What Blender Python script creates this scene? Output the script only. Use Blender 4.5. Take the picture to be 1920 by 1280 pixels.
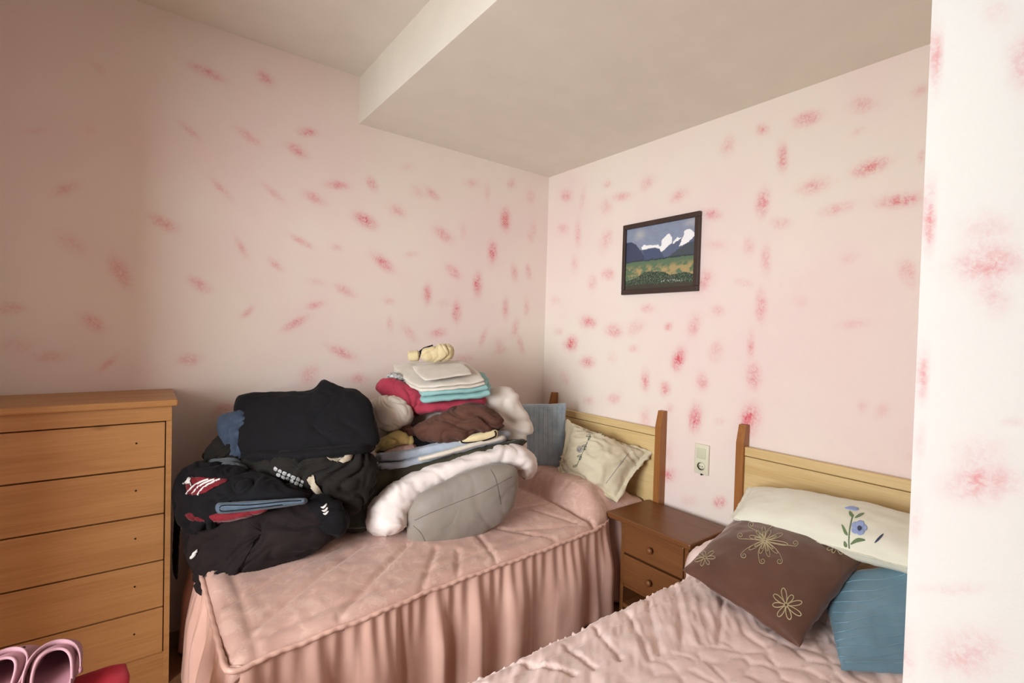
import bpy, math, random
import numpy as np
from mathutils import Vector, Matrix, noise
from mathutils.bvhtree import BVHTree

random.seed(7); rng = np.random.default_rng(7)
for o in list(bpy.data.objects): bpy.data.objects.remove(o)
scn = bpy.context.scene
COL = scn.collection

# ------------------------------------------------------------------ camera
# room axes: x runs along wall_left to the corner, y runs into the room's depth, z up; corner of the two walls at (0, 0)
F_PX = 919.9
CAM = np.array([-2.3200, -2.6579, 1.4000])
RIGHT = np.array([0.79516404, -0.60579894, 0.02686606])
DOWN = np.array([0.00924651, -0.03218641, -0.99943911])
FWD = np.array([0.60632388, 0.79496646, -0.01999195])
cd = bpy.data.cameras.new('camera'); cam = bpy.data.objects.new('camera', cd); COL.objects.link(cam)
cd.sensor_fit = 'HORIZONTAL'; cd.sensor_width = 36.0; cd.lens = 36.0 * F_PX / 1920.0
cd.clip_start = 0.02
mw = Matrix.Identity(4)
for i in range(3):
    mw[i][0] = RIGHT[i]; mw[i][1] = -DOWN[i]; mw[i][2] = -FWD[i]; mw[i][3] = CAM[i]
cam.matrix_world = mw
scn.camera = cam

# ------------------------------------------------------------------ world, daylight, exposure
w = bpy.data.worlds.new('daylight_sky'); scn.world = w; w.use_nodes = True
w.node_tree.nodes['Background'].inputs[0].default_value = (0.75, 0.85, 1.0, 1)
w.node_tree.nodes['Background'].inputs[1].default_value = 1.0
WIN_X, WIN_Y0, WIN_Y1, WIN_Z0, WIN_Z1 = -4.4, -3.0, -1.5, 0.8, 2.2
la = bpy.data.lights.new('window_daylight', 'AREA'); la.shape = 'RECTANGLE'
la.size = WIN_Z1 - WIN_Z0 - 0.1; la.size_y = WIN_Y1 - WIN_Y0 - 0.1
la.energy = 172.0; la.color = (0.90, 0.965, 1.0)
lo = bpy.data.objects.new('window_daylight', la); COL.objects.link(lo)
lo.location = (WIN_X + 0.03, (WIN_Y0 + WIN_Y1) / 2, (WIN_Z0 + WIN_Z1) / 2)
lo.rotation_euler = (0, -math.pi / 2, 0)
vs = scn.view_settings
vs.view_transform = 'Standard'; vs.look = 'None'; vs.gamma = 1.0; vs.use_curve_mapping = False
vs.exposure = 0.0

# ------------------------------------------------------------------ geometry helpers
def ray(px, py):
    return RIGHT * ((px - 960.0) / F_PX) + DOWN * ((py - 640.0) / F_PX) + FWD
def at(px, py, ax, val):
    d = ray(px, py); return CAM + d * ((val - CAM[ax]) / d[ax])
def U(px, py, D):
    return CAM + ray(px, py) * D
def V(a): return Vector((float(a[0]), float(a[1]), float(a[2])))

def fbm(p, s, oct=3, off=0.0):
    v = Vector((p[0] * s + off, p[1] * s + off * 1.7, p[2] * s - off))
    return noise.fractal(v, 0.6, 2.1, oct)

def empty(name, loc, label=None, cat=None, group=None, kind=None):
    o = bpy.data.objects.new(name, None); COL.objects.link(o)
    o.location = loc; o.empty_display_size = 0.05
    tag(o, label, cat, group, kind); return o
def tag(o, label=None, cat=None, group=None, kind=None):
    if label: o['label'] = label
    if cat: o['category'] = cat
    if group: o['group'] = group
    if kind: o['kind'] = kind
    return o

GEO = {}
def mesh(name, verts, faces, m, parent=None, smooth=True, attr=None):
    """one mesh object; world-space verts; origin at the base centre (or at the parent's origin)"""
    v = np.asarray(verts, float)
    if parent is not None:
        loc = np.zeros(3); base = np.array(abs_loc(parent))
    else:
        loc = np.array([(v[:, 0].min() + v[:, 0].max()) / 2, (v[:, 1].min() + v[:, 1].max()) / 2, v[:, 2].min()]); base = loc
    me = bpy.data.meshes.new(name)
    me.from_pydata((v - base).tolist(), [], [list(map(int, f)) for f in faces])
    me.update()
    if smooth: me.polygons.foreach_set('use_smooth', [True] * len(me.polygons))
    if m: me.materials.append(m)
    if attr:
        for an, vals in attr.items():
            vals = np.asarray(vals, float)
            if vals.ndim == 1:
                a = me.attributes.new(an, 'FLOAT', 'POINT'); a.data.foreach_set('value', vals)
            else:
                a = me.attributes.new(an, 'FLOAT_COLOR', 'POINT'); a.data.foreach_set('color', np.c_[vals, np.ones(len(vals))].ravel())
    o = bpy.data.objects.new(name, me); COL.objects.link(o)
    if parent is not None: o.parent = parent
    else: o.location = loc
    GEO[o.name] = (v, faces)
    return o
def abs_loc(o):
    l = np.array(o.location)
    return l + abs_loc(o.parent) if o.parent else l

def box_data(x0, x1, y0, y1, z0, z1, b=0.0):
    """box, with chamfered edges when b > 0"""
    if b <= 0:
        v = [(x, y, z) for x in (x0, x1) for y in (y0, y1) for z in (z0, z1)]
        f = [(0, 1, 3, 2), (4, 6, 7, 5), (0, 4, 5, 1), (2, 3, 7, 6), (0, 2, 6, 4), (1, 5, 7, 3)]
        return v, f
    import bmesh
    bm = bmesh.new()
    bmesh.ops.create_cube(bm, size=1.0)
    for q in bm.verts:
        q.co = Vector(((x0 + x1) / 2 + q.co.x * (x1 - x0), (y0 + y1) / 2 + q.co.y * (y1 - y0), (z0 + z1) / 2 + q.co.z * (z1 - z0)))
    bmesh.ops.bevel(bm, geom=list(bm.edges), offset=b, segments=2, affect='EDGES', profile=0.5)
    bm.verts.index_update()
    v = [tuple(q.co) for q in bm.verts]; f = [[q.index for q in fc.verts] for fc in bm.faces]
    bm.free(); return v, f
def join(*ds):
    V_, F_ = [], []
    for v, f in ds:
        n = len(V_); V_ += list(v); F_ += [[i + n for i in q] for q in f]
    return V_, F_
def box(name, x0, x1, y0, y1, z0, z1, m, parent=None, b=0.0, smooth=False):
    v, f = box_data(x0, x1, y0, y1, z0, z1, b); return mesh(name, v, f, m, parent, smooth)
def extrude_poly(pts, axis, a0, a1):
    """prism of polygon pts (2-D in the other two axes) from a0 to a1 along axis"""
    n = len(pts); v = []
    for a in (a0, a1):
        for p in pts:
            q = list(p); q.insert(axis, a); v.append(tuple(q))
    f = [list(range(n))[::-1], list(range(n, 2 * n))] + [[i, (i + 1) % n, n + (i + 1) % n, n + i] for i in range(n)]
    return v, f
def grid_faces(nu, nv, off=0, flip=False, wrapu=False):
    f = []
    for i in range(nu - (0 if wrapu else 1)):
        for j in range(nv - 1):
            a, b = i * nv + j, ((i + 1) % nu) * nv + j
            q = (a + off, b + off, b + 1 + off, a + 1 + off)
            f.append(q[::-1] if flip else q)
    return f
def lathe_data(profile, centre, axis='z', n=20):
    v = []
    for k in range(n):
        a = 2 * math.pi * k / n
        for r, h in profile:
            p = (r * math.cos(a), r * math.sin(a), h)
            if axis == 'x': p = (p[2], p[0], p[1])
            if axis == '-x': p = (-p[2], p[0], p[1])
            if axis == '-y': p = (p[0], -p[2], p[1])
            v.append((centre[0] + p[0], centre[1] + p[1], centre[2] + p[2]))
    return v, grid_faces(n, len(profile), wrapu=True)
def tube_data(pts, r, n=6, closed=False):
    pts = [np.asarray(p, float) for p in pts]; v = []
    m = len(pts)
    for i, p in enumerate(pts):
        if closed: t = pts[(i + 1) % m] - pts[i - 1]
        else: t = pts[min(i + 1, m - 1)] - pts[max(i - 1, 0)]
        t = t / (np.linalg.norm(t) + 1e-9)
        up = np.array([0, 0, 1.0]) if abs(t[2]) < 0.9 else np.array([1.0, 0, 0])
        s = np.cross(t, up); s /= np.linalg.norm(s); q = np.cross(s, t)
        rr = r[i] if hasattr(r, '__len__') else r
        for k in range(n):
            a = 2 * math.pi * k / n
            v.append(p + rr * (math.cos(a) * s + math.sin(a) * q))
    f = []
    for i in range(m if closed else m - 1):
        for k in range(n):
            a, b = i * n + k, ((i + 1) % m) * n + k
            a2, b2 = i * n + (k + 1) % n, ((i + 1) % m) * n + (k + 1) % n
            f.append((a, b, b2, a2))
    if not closed: f += [list(range(n))[::-1], list(range((m - 1) * n, m * n))]
    return v, f

def vnormals(v, f):
    n = np.zeros_like(v)
    for q in f:
        a = np.cross(v[q[1]] - v[q[0]], v[q[-1]] - v[q[0]])
        for i in q: n[i] += a
    l = np.linalg.norm(n, axis=1); l[l == 0] = 1
    return n / l[:, None]
def wrinkle(v, f, amp, scale, ridge=0.0, off=0.0, stretch=(1, 1, 1), oct=3):
    if amp <= 0: return v
    n = vnormals(v, f); s = np.asarray(stretch, float)
    d = np.empty(len(v))
    ph = off * 2.4 + 0.7
    for i, p in enumerate(v * s):
        a = fbm(p, scale, oct, off)
        if ridge > 0:
            # creases: warped ridges running two ways
            wx = fbm(p, scale * 0.45, 2, off + 3.3) * 0.9 / scale * 4
            q1 = (p[0] * math.cos(ph) + p[2] * math.sin(ph) + wx, (p[2] * math.cos(ph) - p[0] * math.sin(ph)) * 0.22 + wx, p[1] * 0.5)
            q2 = (p[0] * math.cos(ph + .8) + p[2] * math.sin(ph + .8) - wx, (p[2] * math.cos(ph + .8) - p[0] * math.sin(ph + .8)) * 0.25, p[1] * 0.5 + wx)
            b = (1 - min(abs(fbm(q1, scale * 0.62, 1, off + 9.1)) * 2.6, 1)) ** 2
            c = (1 - min(abs(fbm(q2, scale * 1.5, 1, off + 5.1)) * 2.6, 1)) ** 2
            a = a * (1 - ridge) + ridge * (b * 1.0 + c * 0.35 - 0.45)
        d[i] = a
    return v + n * (d * amp)[:, None]

def smooth_loop(pts, n, closed=True):
    pts = np.asarray(pts, float); m = len(pts)
    out = []
    segs = m if closed else m - 1
    for i in range(segs):
        if closed: p0, p1, p2, p3 = pts[i - 1], pts[i], pts[(i + 1) % m], pts[(i + 2) % m]
        else: p0, p1, p2, p3 = pts[max(i - 1, 0)], pts[i], pts[i + 1], pts[min(i + 2, m - 1)]
        for t in np.linspace(0, 1, 12, endpoint=False):
            out.append(0.5 * ((2 * p1) + (-p0 + p2) * t + (2 * p0 - 5 * p1 + 4 * p2 - p3) * t * t + (-p0 + 3 * p1 - 3 * p2 + p3) * t ** 3))
    if not closed: out.append(pts[-1])
    out = np.array(out)
    c = np.vstack([out, out[:1]]) if closed else out
    L = np.r_[0, np.cumsum(np.linalg.norm(np.diff(c[:, :2], axis=0), axis=1))]
    s = np.linspace(0, L[-1], n, endpoint=not closed)
    return np.stack([np.interp(s, L, c[:, k]) for k in range(c.shape[1])], 1)

def puff(name, outline, D, tf, tb, m, parent=None, centre=None, lean=0.0, skew=0.0, amp=0.01, scale=9, ridge=0.4, off=0.0,
         zmin=None, n=150, rings=30, power=1.0, stretch=(1, 1, 1), ymax=None):
    """soft body whose outline is drawn on an upright plane at distance D and filled out tf towards the room, tb backwards"""
    o = smooth_loop(outline, n)
    c = np.array(centre if centre is not None else o.mean(0))
    verts = []; faces = []
    def pt(px, py, dep):
        D0 = D + lean * (c[1] - py) / F_PX * D + skew * (px - c[0]) / F_PX * D
        return U(px, py, D0) + FWDH * dep
    FWDH = ray(c[0], c[1]); FWDH = FWDH / np.linalg.norm(FWDH)
    for side, T in ((-1, tf), (1, tb)):
        base = len(verts)
        for k in range(rings + 1):
            a = (k / rings) * math.pi / 2
            s, h = math.sin(a), math.cos(a) ** power
            if k == 0: verts.append(pt(c[0], c[1], side * T)); continue
            for i in range(n):
                p = c + (o[i] - c) * s
                verts.append(pt(p[0], p[1], side * T * h))
        for k in range(rings):
            for i in range(n):
                j = (i + 1) % n
                if k == 0: q = [base, base + 1 + i, base + 1 + j]
                else:
                    r0 = base + 1 + (k - 1) * n; r1 = base + 1 + k * n
                    q = [r0 + i, r1 + i, r1 + j, r0 + j]
                faces.append(q if side == -1 else q[::-1])
    v = np.array(verts)
    # weld rims
    rim_f = 1 + (rings - 1) * n; rim_b = (1 + rings * n) + 1 + (rings - 1) * n
    mp = {rim_b + i: rim_f + i for i in range(n)}
    faces = [[mp.get(i, i) for i in q] for q in faces]
    v = wrinkle(v, faces, amp, scale, ridge, off, stretch)
    keep = np.ones(len(v), bool); keep[rim_b:rim_b + n] = False
    idx = np.cumsum(keep) - 1
    faces = [[int(idx[i]) for i in q] for q in faces]; v = v[keep]
    v = clampz(v, zmin, ymax)
    return mesh(name, v, faces, m, parent)
def clampz(v, zmin, ymax=None):
    if zmin is not None:
        v = v.copy(); zm = zmin - np.clip(-2.09 - v[:, 0], 0, 1) * 5.0; lo_ = v[:, 2] < zm; v[lo_, 2] = zm[lo_] + (v[lo_, 2] - zm[lo_]) * 0.03
    if ymax is not None:
        v = v.copy(); hi = v[:, 1] > ymax; v[hi, 1] = ymax + (v[hi, 1] - ymax) * 0.02
    return v

def band(name, line, depth, m, parent=None, n=110, k=44, amp=0.008, scale=10, ridge=0.4, off=0.0, zmin=None, sq=0.8, stretch=(1, 1, 1), ymax=None, endcap=0.14):
    """thick folded textile: a rounded cross-section swept along line of (px, py, half width in px, distance)"""
    L = smooth_loop(line, n, closed=False)
    verts = []
    for i in range(n):
        t = L[min(i + 1, n - 1), :2] - L[max(i - 1, 0), :2]; t = t / (np.linalg.norm(t) + 1e-9)
        nr = np.array([-t[1], t[0]])
        u = i / (n - 1); e = min(u, 1 - u) / endcap
        cap = math.sqrt(max(1 - (1 - min(e, 1)) ** 2, 0.0)) if e < 1 else 1.0
        cap = max(cap, 0.03)
        fw = ray(L[i, 0], L[i, 1]); fw = fw / np.linalg.norm(fw)
        for j in range(k):
            a = 2 * math.pi * j / k
            ca, sa = math.cos(a), math.sin(a)
            ca = math.copysign(abs(ca) ** sq, ca); sa = math.copysign(abs(sa) ** sq, sa)
            p = L[i, :2] + nr * (L[i, 2] * ca * cap)
            verts.append(U(p[0], p[1], L[i, 3]) - fw * (depth * sa * (0.35 + 0.65 * cap)))
    faces = []
    for i in range(n - 1):
        for j in range(k):
            faces.append([i * k + j, (i + 1) * k + j, (i + 1) * k + (j + 1) % k, i * k + (j + 1) % k][::-1])
    faces += [list(range(k)), list(range((n - 1) * k, n * k))[::-1]]
    v = wrinkle(np.array(verts), faces, amp, scale, ridge, off, stretch)
    v = clampz(v, zmin, ymax)
    return mesh(name, v, faces, m, parent)

def sheet_pair(P, top, bot, nu, nv):
    pass
def slab_data(c4, th, nu=34, nv=26, rnd=5.0, amp=0.006, scale=7, off=0.0, droop=0.0, edge=0.012):
    """soft folded slab below the quad c4 = back-left, back-right, front-right, front-left (top face)"""
    A, B, Cc, Dd = [np.asarray(p, float) for p in c4]
    nrm = np.cross(B - A, Dd - A); nrm /= np.linalg.norm(nrm)
    if nrm[2] < 0: nrm = -nrm
    def warp(t):  # denser at the edges
        return math.sin(t * math.pi / 2) if True else t
    us = [warp(t) for t in np.linspace(-1, 1, nu)]; ws = [warp(t) for t in np.linspace(-1, 1, nv)]
    verts = []
    for side in (1, -1):
        for a in us:
            for b in ws:
                s, t = (a + 1) / 2, (b + 1) / 2
                p = A * (1 - s) * (1 - t) + B * s * (1 - t) + Cc * s * t + Dd * (1 - s) * t
                m_ = max(abs(a), abs(b))
                h = (max(1 - m_ ** (rnd * 2), 0)) ** 0.5
                cn = abs(a * b) ** 3 * edge            # rounded corners
                ctr = (A + B + Cc + Dd) / 4
                p = p + (ctr - p) / (np.linalg.norm(ctr - p) + 1e-6) * cn
                q = p - nrm * th / 2 + nrm * (side * th / 2 * h)
                w_ = fbm(p, scale, 2, off) * amp + fbm(p, scale * 2.5, 2, off + 3) * amp * 0.4
                q = q + nrm * w_
                e = np.array([fbm(p + 5, scale * 1.3, 2, off), fbm(p - 7, scale * 1.3, 2, off), 0]) * amp * 1.3
                q = q + e * m_ ** 3
                q[2] -= droop * m_ ** 4
                verts.append(q)
    n = nu * nv
    faces = grid_faces(nu, nv, 0, True) + grid_faces(nu, nv, n, False)
    mp = {}
    for i in range(nu):
        for j in range(nv):
            if i in (0, nu - 1) or j in (0, nv - 1): mp[n + i * nv + j] = i * nv + j
    faces = [[mp.get(i, i) for i in q] for q in faces]
    keep = np.ones(2 * n, bool); keep[list(mp)] = False
    idx = np.cumsum(keep) - 1
    return np.array(verts)[keep], [[int(idx[i]) for i in q] for q in faces]
def folded(name, c4, th, layers, m, parent=None, jit=0.01, **kw):
    """a textile folded flat: its layers lie on each other, the top one under the quad c4"""
    c4 = [np.asarray(p, float) for p in c4]
    nrm = np.cross(c4[1] - c4[0], c4[3] - c4[0]); nrm /= np.linalg.norm(nrm)
    if nrm[2] < 0: nrm = -nrm
    lt = th / layers; ds = []
    r = random.Random(len(name) * 13 + layers)
    for k in range(layers):
        q = [p - nrm * lt * k * 0.96 + np.array([r.uniform(-jit, jit), r.uniform(-jit, jit), 0]) * (k > 0) for p in c4]
        ds.append(slab_data(q, lt * 1.06, **kw))
    v, f = join(*ds)
    return mesh(name, np.array(v), f, m, parent)

def cushion4(name, c4, th, m, parent=None, pinch=0.05, amp=0.006, scale=9, off=0.0, nu=52, nv=52, pw=0.55, zmin=None, flange=0.0, ridge=0.3, tb=None):
    """pillow between four corner points (tl, tr, br, bl as seen), fat in the middle"""
    A, B, Cc, Dd = [np.asarray(p, float) for p in c4]
    nrm = np.cross(Dd - A, B - A); nrm /= np.linalg.norm(nrm)     # towards the viewer
    if nrm @ (CAM - (A + Cc) / 2) < 0: nrm = -nrm
    ctr = (A + B + Cc + Dd) / 4; tb = th if tb is None else tb
    verts = []
    us = np.sin(np.linspace(-1, 1, nu) * math.pi / 2 * 0.93) / math.sin(math.pi / 2 * 0.93)
    ws = np.sin(np.linspace(-1, 1, nv) * math.pi / 2 * 0.93) / math.sin(math.pi / 2 * 0.93)
    for side in (1, -1):
        for a in us:
            for b in ws:
                a2 = a * (1 - pinch * (1 - b * b)); b2 = b * (1 - pinch * (1 - a * a))
                s, t = (a2 + 1) / 2, (b2 + 1) / 2
                p = A * (1 - s) * (1 - t) + B * s * (1 - t) + Cc * s * t + Dd * (1 - s) * t
                fa = max(0, 1 - (abs(a) / (1 - flange)) ** 2) if abs(a) < 1 - flange else 0
                fb = max(0, 1 - (abs(b) / (1 - flange)) ** 2) if abs(b) < 1 - flange else 0
                h = (fa * fb) ** pw
                T = th if side == 1 else tb
                verts.append(p + nrm * side * (T / 2 * h + 0.003 * (1 - max(abs(a), abs(b)) ** 12)))
    n = nu * nv
    faces = grid_faces(nu, nv, 0, False) + grid_faces(nu, nv, n, True)
    mp = {}
    for i in range(nu):
        for j in range(nv):
            if i in (0, nu - 1) or j in (0, nv - 1): mp[n + i * nv + j] = i * nv + j
    faces = [[mp.get(i, i) for i in q] for q in faces]
    keep = np.ones(2 * n, bool); keep[list(mp)] = False
    idx = np.cumsum(keep) - 1
    v = np.array(verts)[keep]; faces = [[int(idx[i]) for i in q] for q in faces]
    fn = np.cross(v[faces[nu * 5][1]] - v[faces[nu * 5][0]], v[faces[nu * 5][2]] - v[faces[nu * 5][0]])
    if fn @ nrm < 0: faces = [q[::-1] for q in faces]
    v = wrinkle(v, faces, amp, scale, ridge, off)
    v = clampz(v, zmin)
    return mesh(name, v, faces, m, parent)

def on_surface(obj, pts, lift=0.0015):
    """points of the photograph's rays on an object's own surface"""
    v, f = GEO[obj.name]
    if 'bvh' not in obj.name and not hasattr(on_surface, 'c'): on_surface.c = {}
    if obj.name not in on_surface.c: on_surface.c[obj.name] = BVHTree.FromPolygons([V(p) for p in v], [list(q) for q in f])
    t = on_surface.c[obj.name]; out = []
    for p in pts:
        h, n, i, d = t.ray_cast(V(CAM), V(ray(*p)).normalized())
        if h is None: continue
        if n.dot(V(CAM) - h) < 0: n = -n
        out.append(np.array(h + n * lift))
    return out
def threads(name, obj, strokes, r, m, lift=0.001):
    """embroidered lines lying on obj: strokes = list of (pixel points, closed)"""
    ds = []
    for pts, closed in strokes:
        if not closed:
            ln = sum(math.dist(a, b) for a, b in zip(pts, pts[1:])); pts = smooth_loop(pts, max(int(ln / 1.5), len(pts)), closed=False)
        q = on_surface(obj, pts, lift)
        if len(q) >= 3: ds.append(tube_data(q, r, 5, closed))
    if not ds: return None
    v, f = join(*ds); return mesh(name, v, f, m, obj)
def patch(name, obj, poly, m, lift=0.004, parent=None, n=40, rings=6, th=0.003):
    """appliqué lying on obj: filled outline"""
    o = smooth_loop(poly, n); c = o.mean(0); pts = [tuple(c)]
    for k in range(1, rings + 1): pts += [tuple(c + (p - c) * k / rings) for p in o]
    q = on_surface(obj, pts, lift)
    if len(q) != len(pts): return None
    q = np.array(q); f = []
    for k in range(rings):
        for i in range(n):
            j = (i + 1) % n
            if k == 0: f.append([0, 1 + i, 1 + j])
            else: f.append([1 + (k - 1) * n + i, 1 + k * n + i, 1 + k * n + j, 1 + (k - 1) * n + j])
    # thickness
    N = len(q); back = q + np.array([ray(*p) / np.linalg.norm(ray(*p)) for p in pts]) * (lift + th)
    ff = f + [[i + N for i in g[::-1]] for g in f]
    r0 = 1 + (rings - 1) * n
    ff += [[r0 + (i + 1) % n, r0 + i, N + r0 + i, N + r0 + (i + 1) % n] for i in range(n)]
    return mesh(name, np.vstack([q, back]), ff, m, parent if parent is not None else obj)

# ------------------------------------------------------------------ materials
def srgb(r, g, b):
    return tuple(((c / 255) / 12.92 if c <= 10 else ((c / 255 + 0.055) / 1.055) ** 2.4) for c in (r, g, b)) + (1.0,)
class NT:
    def __init__(s, name):
        s.m = bpy.data.materials.new(name); s.m.use_nodes = True; s.t = s.m.node_tree
        s.b = s.t.nodes['Principled BSDF']; s.pos = s.n('ShaderNodeNewGeometry').outputs['Position']
    def n(s, k, **kw):
        q = s.t.nodes.new(k)
        for a, b in kw.items(): setattr(q, a, b)
        return q
    def l(s, a, b): s.t.links.new(a, b)
    def vec(s, sc):
        q = s.n('ShaderNodeVectorMath', operation='MULTIPLY'); s.l(s.pos, q.inputs[0]); q.inputs[1].default_value = sc; return q.outputs[0]
    def noise(s, scale, detail=3, rough=0.55, vec=None, dist=0.0):
        q = s.n('ShaderNodeTexNoise'); q.inputs['Scale'].default_value = scale; q.inputs['Detail'].default_value = detail
        q.inputs['Roughness'].default_value = rough; q.inputs['Distortion'].default_value = dist
        s.l(vec if vec is not None else s.pos, q.inputs['Vector']); return q.outputs[0]
    def ramp(s, fac, stops):
        q = s.n('ShaderNodeValToRGB'); e = q.color_ramp.elements
        while len(e) < len(stops): e.new(0.5)
        for i, (p, c) in enumerate(stops): e[i].position = p; e[i].color = c
        s.l(fac, q.inputs[0]); return q.outputs[0]
    def mix(s, fac, a, b, mode='MIX'):
        q = s.n('ShaderNodeMix', data_type='RGBA', blend_type=mode)
        for sock, val in ((q.inputs[0], fac), (q.inputs[6], a), (q.inputs[7], b)):
            if hasattr(val, 'is_linked'): s.l(val, sock)
            else: sock.default_value = val
        return q.outputs[2]
    def math(s, op, a, b=None, clamp=False):
        q = s.n('ShaderNodeMath', operation=op, use_clamp=clamp)
        for i, val in enumerate((a, b)):
            if val is None: continue
            if hasattr(val, 'is_linked'): s.l(val, q.inputs[i])
            else: q.inputs[i].default_value = val
        return q.outputs[0]
    def bump(s, h, strength=0.3, dist=0.002):
        q = s.n('ShaderNodeBump'); q.inputs['Strength'].default_value = strength; q.inputs['Distance'].default_value = dist
        s.l(h, q.inputs['Height']); s.l(q.outputs[0], s.b.inputs['Normal'])
    def set(s, rough=0.7, spec=0.3, sheen=0.0):
        s.b.inputs['Roughness'].default_value = rough; s.b.inputs['Specular IOR Level'].default_value = spec
        s.b.inputs['Sheen Weight'].default_value = sheen
        return s.m
def fabric(name, c1, c2=None, rough=0.85, sheen=0.25, scale=9, weave=420, bump=0.25, spec=0.2):
    q = NT(name); c2 = c2 or tuple(x * 0.8 for x in c1[:3]) + (1,)
    q.l(q.ramp(q.noise(scale, 4, 0.6), [(0.35, c1), (0.68, c2)]), q.b.inputs['Base Color'])
    q.bump(q.noise(weave, 2), bump, 0.0015)
    q.b.inputs['Sheen Roughness'].default_value = 0.4
    return q.set(rough, spec, sheen)
def wood(name, c1, c2, c3, axis, rough=0.45, freq=1.0, knots=True):
    q = NT(name); sc = [9 * freq] * 3; sc[axis] = 0.7 * freq
    v = q.vec(tuple(sc))
    n1 = q.noise(2.2, 5, 0.6, v, 0.6)
    v2 = [70 * freq] * 3; v2[axis] = 2.0 * freq
    n2 = q.noise(2.0, 3, 0.6, q.vec(tuple(v2)))
    col = q.ramp(n1, [(0.3, c1), (0.5, c2), (0.72, c3)])
    col = q.mix(0.35, col, q.ramp(n2, [(0.35, c3), (0.65, c1)]))
    if knots:
        vv = [5.0, 5.0, 5.0]; vv[axis] = 2.2
        vo = q.n('ShaderNodeTexVoronoi'); vo.inputs['Scale'].default_value = 1.0; q.l(q.vec(tuple(vv)), vo.inputs['Vector'])
        kf = q.ramp(vo.outputs['Distance'], [(0.02, (1, 1, 1, 1)), (0.075, (0, 0, 0, 1))])
        col = q.mix(q.math('MULTIPLY', kf, 0.5), col, tuple(x * 0.35 for x in c3[:3]) + (1,))
    q.l(col, q.b.inputs['Base Color'])
    q.bump(n2, 0.08, 0.001)
    return q.set(rough, 0.4)
def wall_paint(name, c1=srgb(240, 228, 216), c2=srgb(240, 219, 213)):
    q = NT(name)
    a = q.n('ShaderNodeAttribute', attribute_name='sponge').outputs['Fac']
    base = q.ramp(q.noise(1.1, 3), [(0.38, c1), (0.62, c2)])
    grain = q.ramp(q.noise(85, 5, 0.75, None, 0.5), [(0.40, (0, 0, 0, 1)), (0.60, (1, 1, 1, 1))])
    soft = q.ramp(q.noise(24, 4, 0.65), [(0.32, (0.0, 0, 0, 1)), (0.62, (1, 1, 1, 1))])
    m1 = q.math('MULTIPLY', q.math('MULTIPLY', a, soft), 0.62)
    m2 = q.math('MULTIPLY', q.math('MULTIPLY', q.math('POWER', a, 1.3), grain), 0.75)
    f = q.math('ADD', m1, m2, clamp=True)
    halo = q.math('MULTIPLY', a, 0.33)
    f = q.math('MAXIMUM', f, halo)
    q.l(q.mix(f, base, srgb(220, 98, 112)), q.b.inputs['Base Color'])
    q.bump(q.noise(160, 4), 0.25, 0.002)
    return q.set(0.9, 0.12)
def plain(name, c, rough=0.6, spec=0.3, bump=None, var=0.06):
    q = NT(name); d = tuple(x * (1 - var * 2) for x in c[:3]) + (1,)
    q.l(q.ramp(q.noise(6, 3), [(0.35, c), (0.7, d)]), q.b.inputs['Base Color'])
    if bump: q.bump(q.noise(bump, 3), 0.2, 0.001)
    return q.set(rough, spec)

M = {}
M['wall'] = wall_paint('sponged_wall_paint')
M['wall_white'] = wall_paint('sponged_white_wall_paint', srgb(236, 236, 230), srgb(236, 233, 229))
M['ceiling'] = plain('ceiling_paint', srgb(238, 231, 217), 0.95, 0.1, 120, 0.02)
M['floor'] = wood('floor_boards', srgb(150, 110, 80), srgb(130, 92, 64), srgb(112, 76, 52), 0, 0.4)
M['pine'] = wood('pale_pine', srgb(226, 200, 148), srgb(216, 187, 132), srgb(200, 166, 108), 1, 0.4, 1.0, False)
M['honey'] = wood('honey_stained_wood', srgb(168, 112, 60), srgb(154, 98, 50), srgb(132, 80, 38), 2, 0.38, 1.0, False)
M['brown'] = wood('nightstand_brown_wood', srgb(128, 82, 46), srgb(118, 73, 39), srgb(102, 61, 32), 1, 0.38)
M['dresser'] = wood('dresser_pine', srgb(186, 138, 88), srgb(178, 129, 79), srgb(160, 111, 64), 0, 0.42)
M['dark'] = plain('dark_recess', srgb(40, 26, 18), 0.9, 0.1)  # near-black that paints the shade inside small holes
M['white_paint'] = plain('white_window_paint', srgb(235, 235, 230), 0.4)
M['mattress'] = fabric('mattress_ticking', srgb(225, 220, 215))

def satin(name, c1, c2, c3, rough, pattern):
    q = NT(name)
    n1 = q.noise(10, 3)
    col = q.ramp(n1, [(0.35, c1), (0.65, c2)])
    if pattern:
        fl = q.ramp(q.noise(16, 5, 0.72, None, 0.9), [(0.52, (0, 0, 0, 1)), (0.57, (1, 1, 1, 1))])
        pin = q.n('ShaderNodeTexVoronoi'); pin.inputs['Scale'].default_value = 110; q.l(q.pos, pin.inputs['Vector'])
        dots = q.ramp(pin.outputs['Distance'], [(0.25, (1, 1, 1, 1)), (0.4, (0, 0, 0, 1))])
        col = q.mix(q.math('MULTIPLY', fl, 0.55), col, c3)
        col = q.mix(q.math('MULTIPLY', dots, 0.16), col, c3)
        rr = q.math('ADD', q.math('MULTIPLY', fl, -0.12), rough); q.l(rr, q.b.inputs['Roughness'])
    q.l(col, q.b.inputs['Base Color'])
    q.bump(q.noise(55, 3), 0.10, 0.002)
    m = q.set(rough, 0.45, 0.35)
    q.b.inputs['Sheen Roughness'].default_value = 0.35
    q.b.inputs['Sheen Tint'].default_value = (1, 0.85, 0.8, 1)
    return m
M['satin1'] = satin('dusty_pink_damask', srgb(210, 172, 158), srgb(202, 162, 149), srgb(224, 191, 176), 0.44, True)
M['satin1s'] = satin('dusty_pink_satin', srgb(222, 180, 164), srgb(216, 172, 156), srgb(226, 188, 172), 0.33, False)
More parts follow.
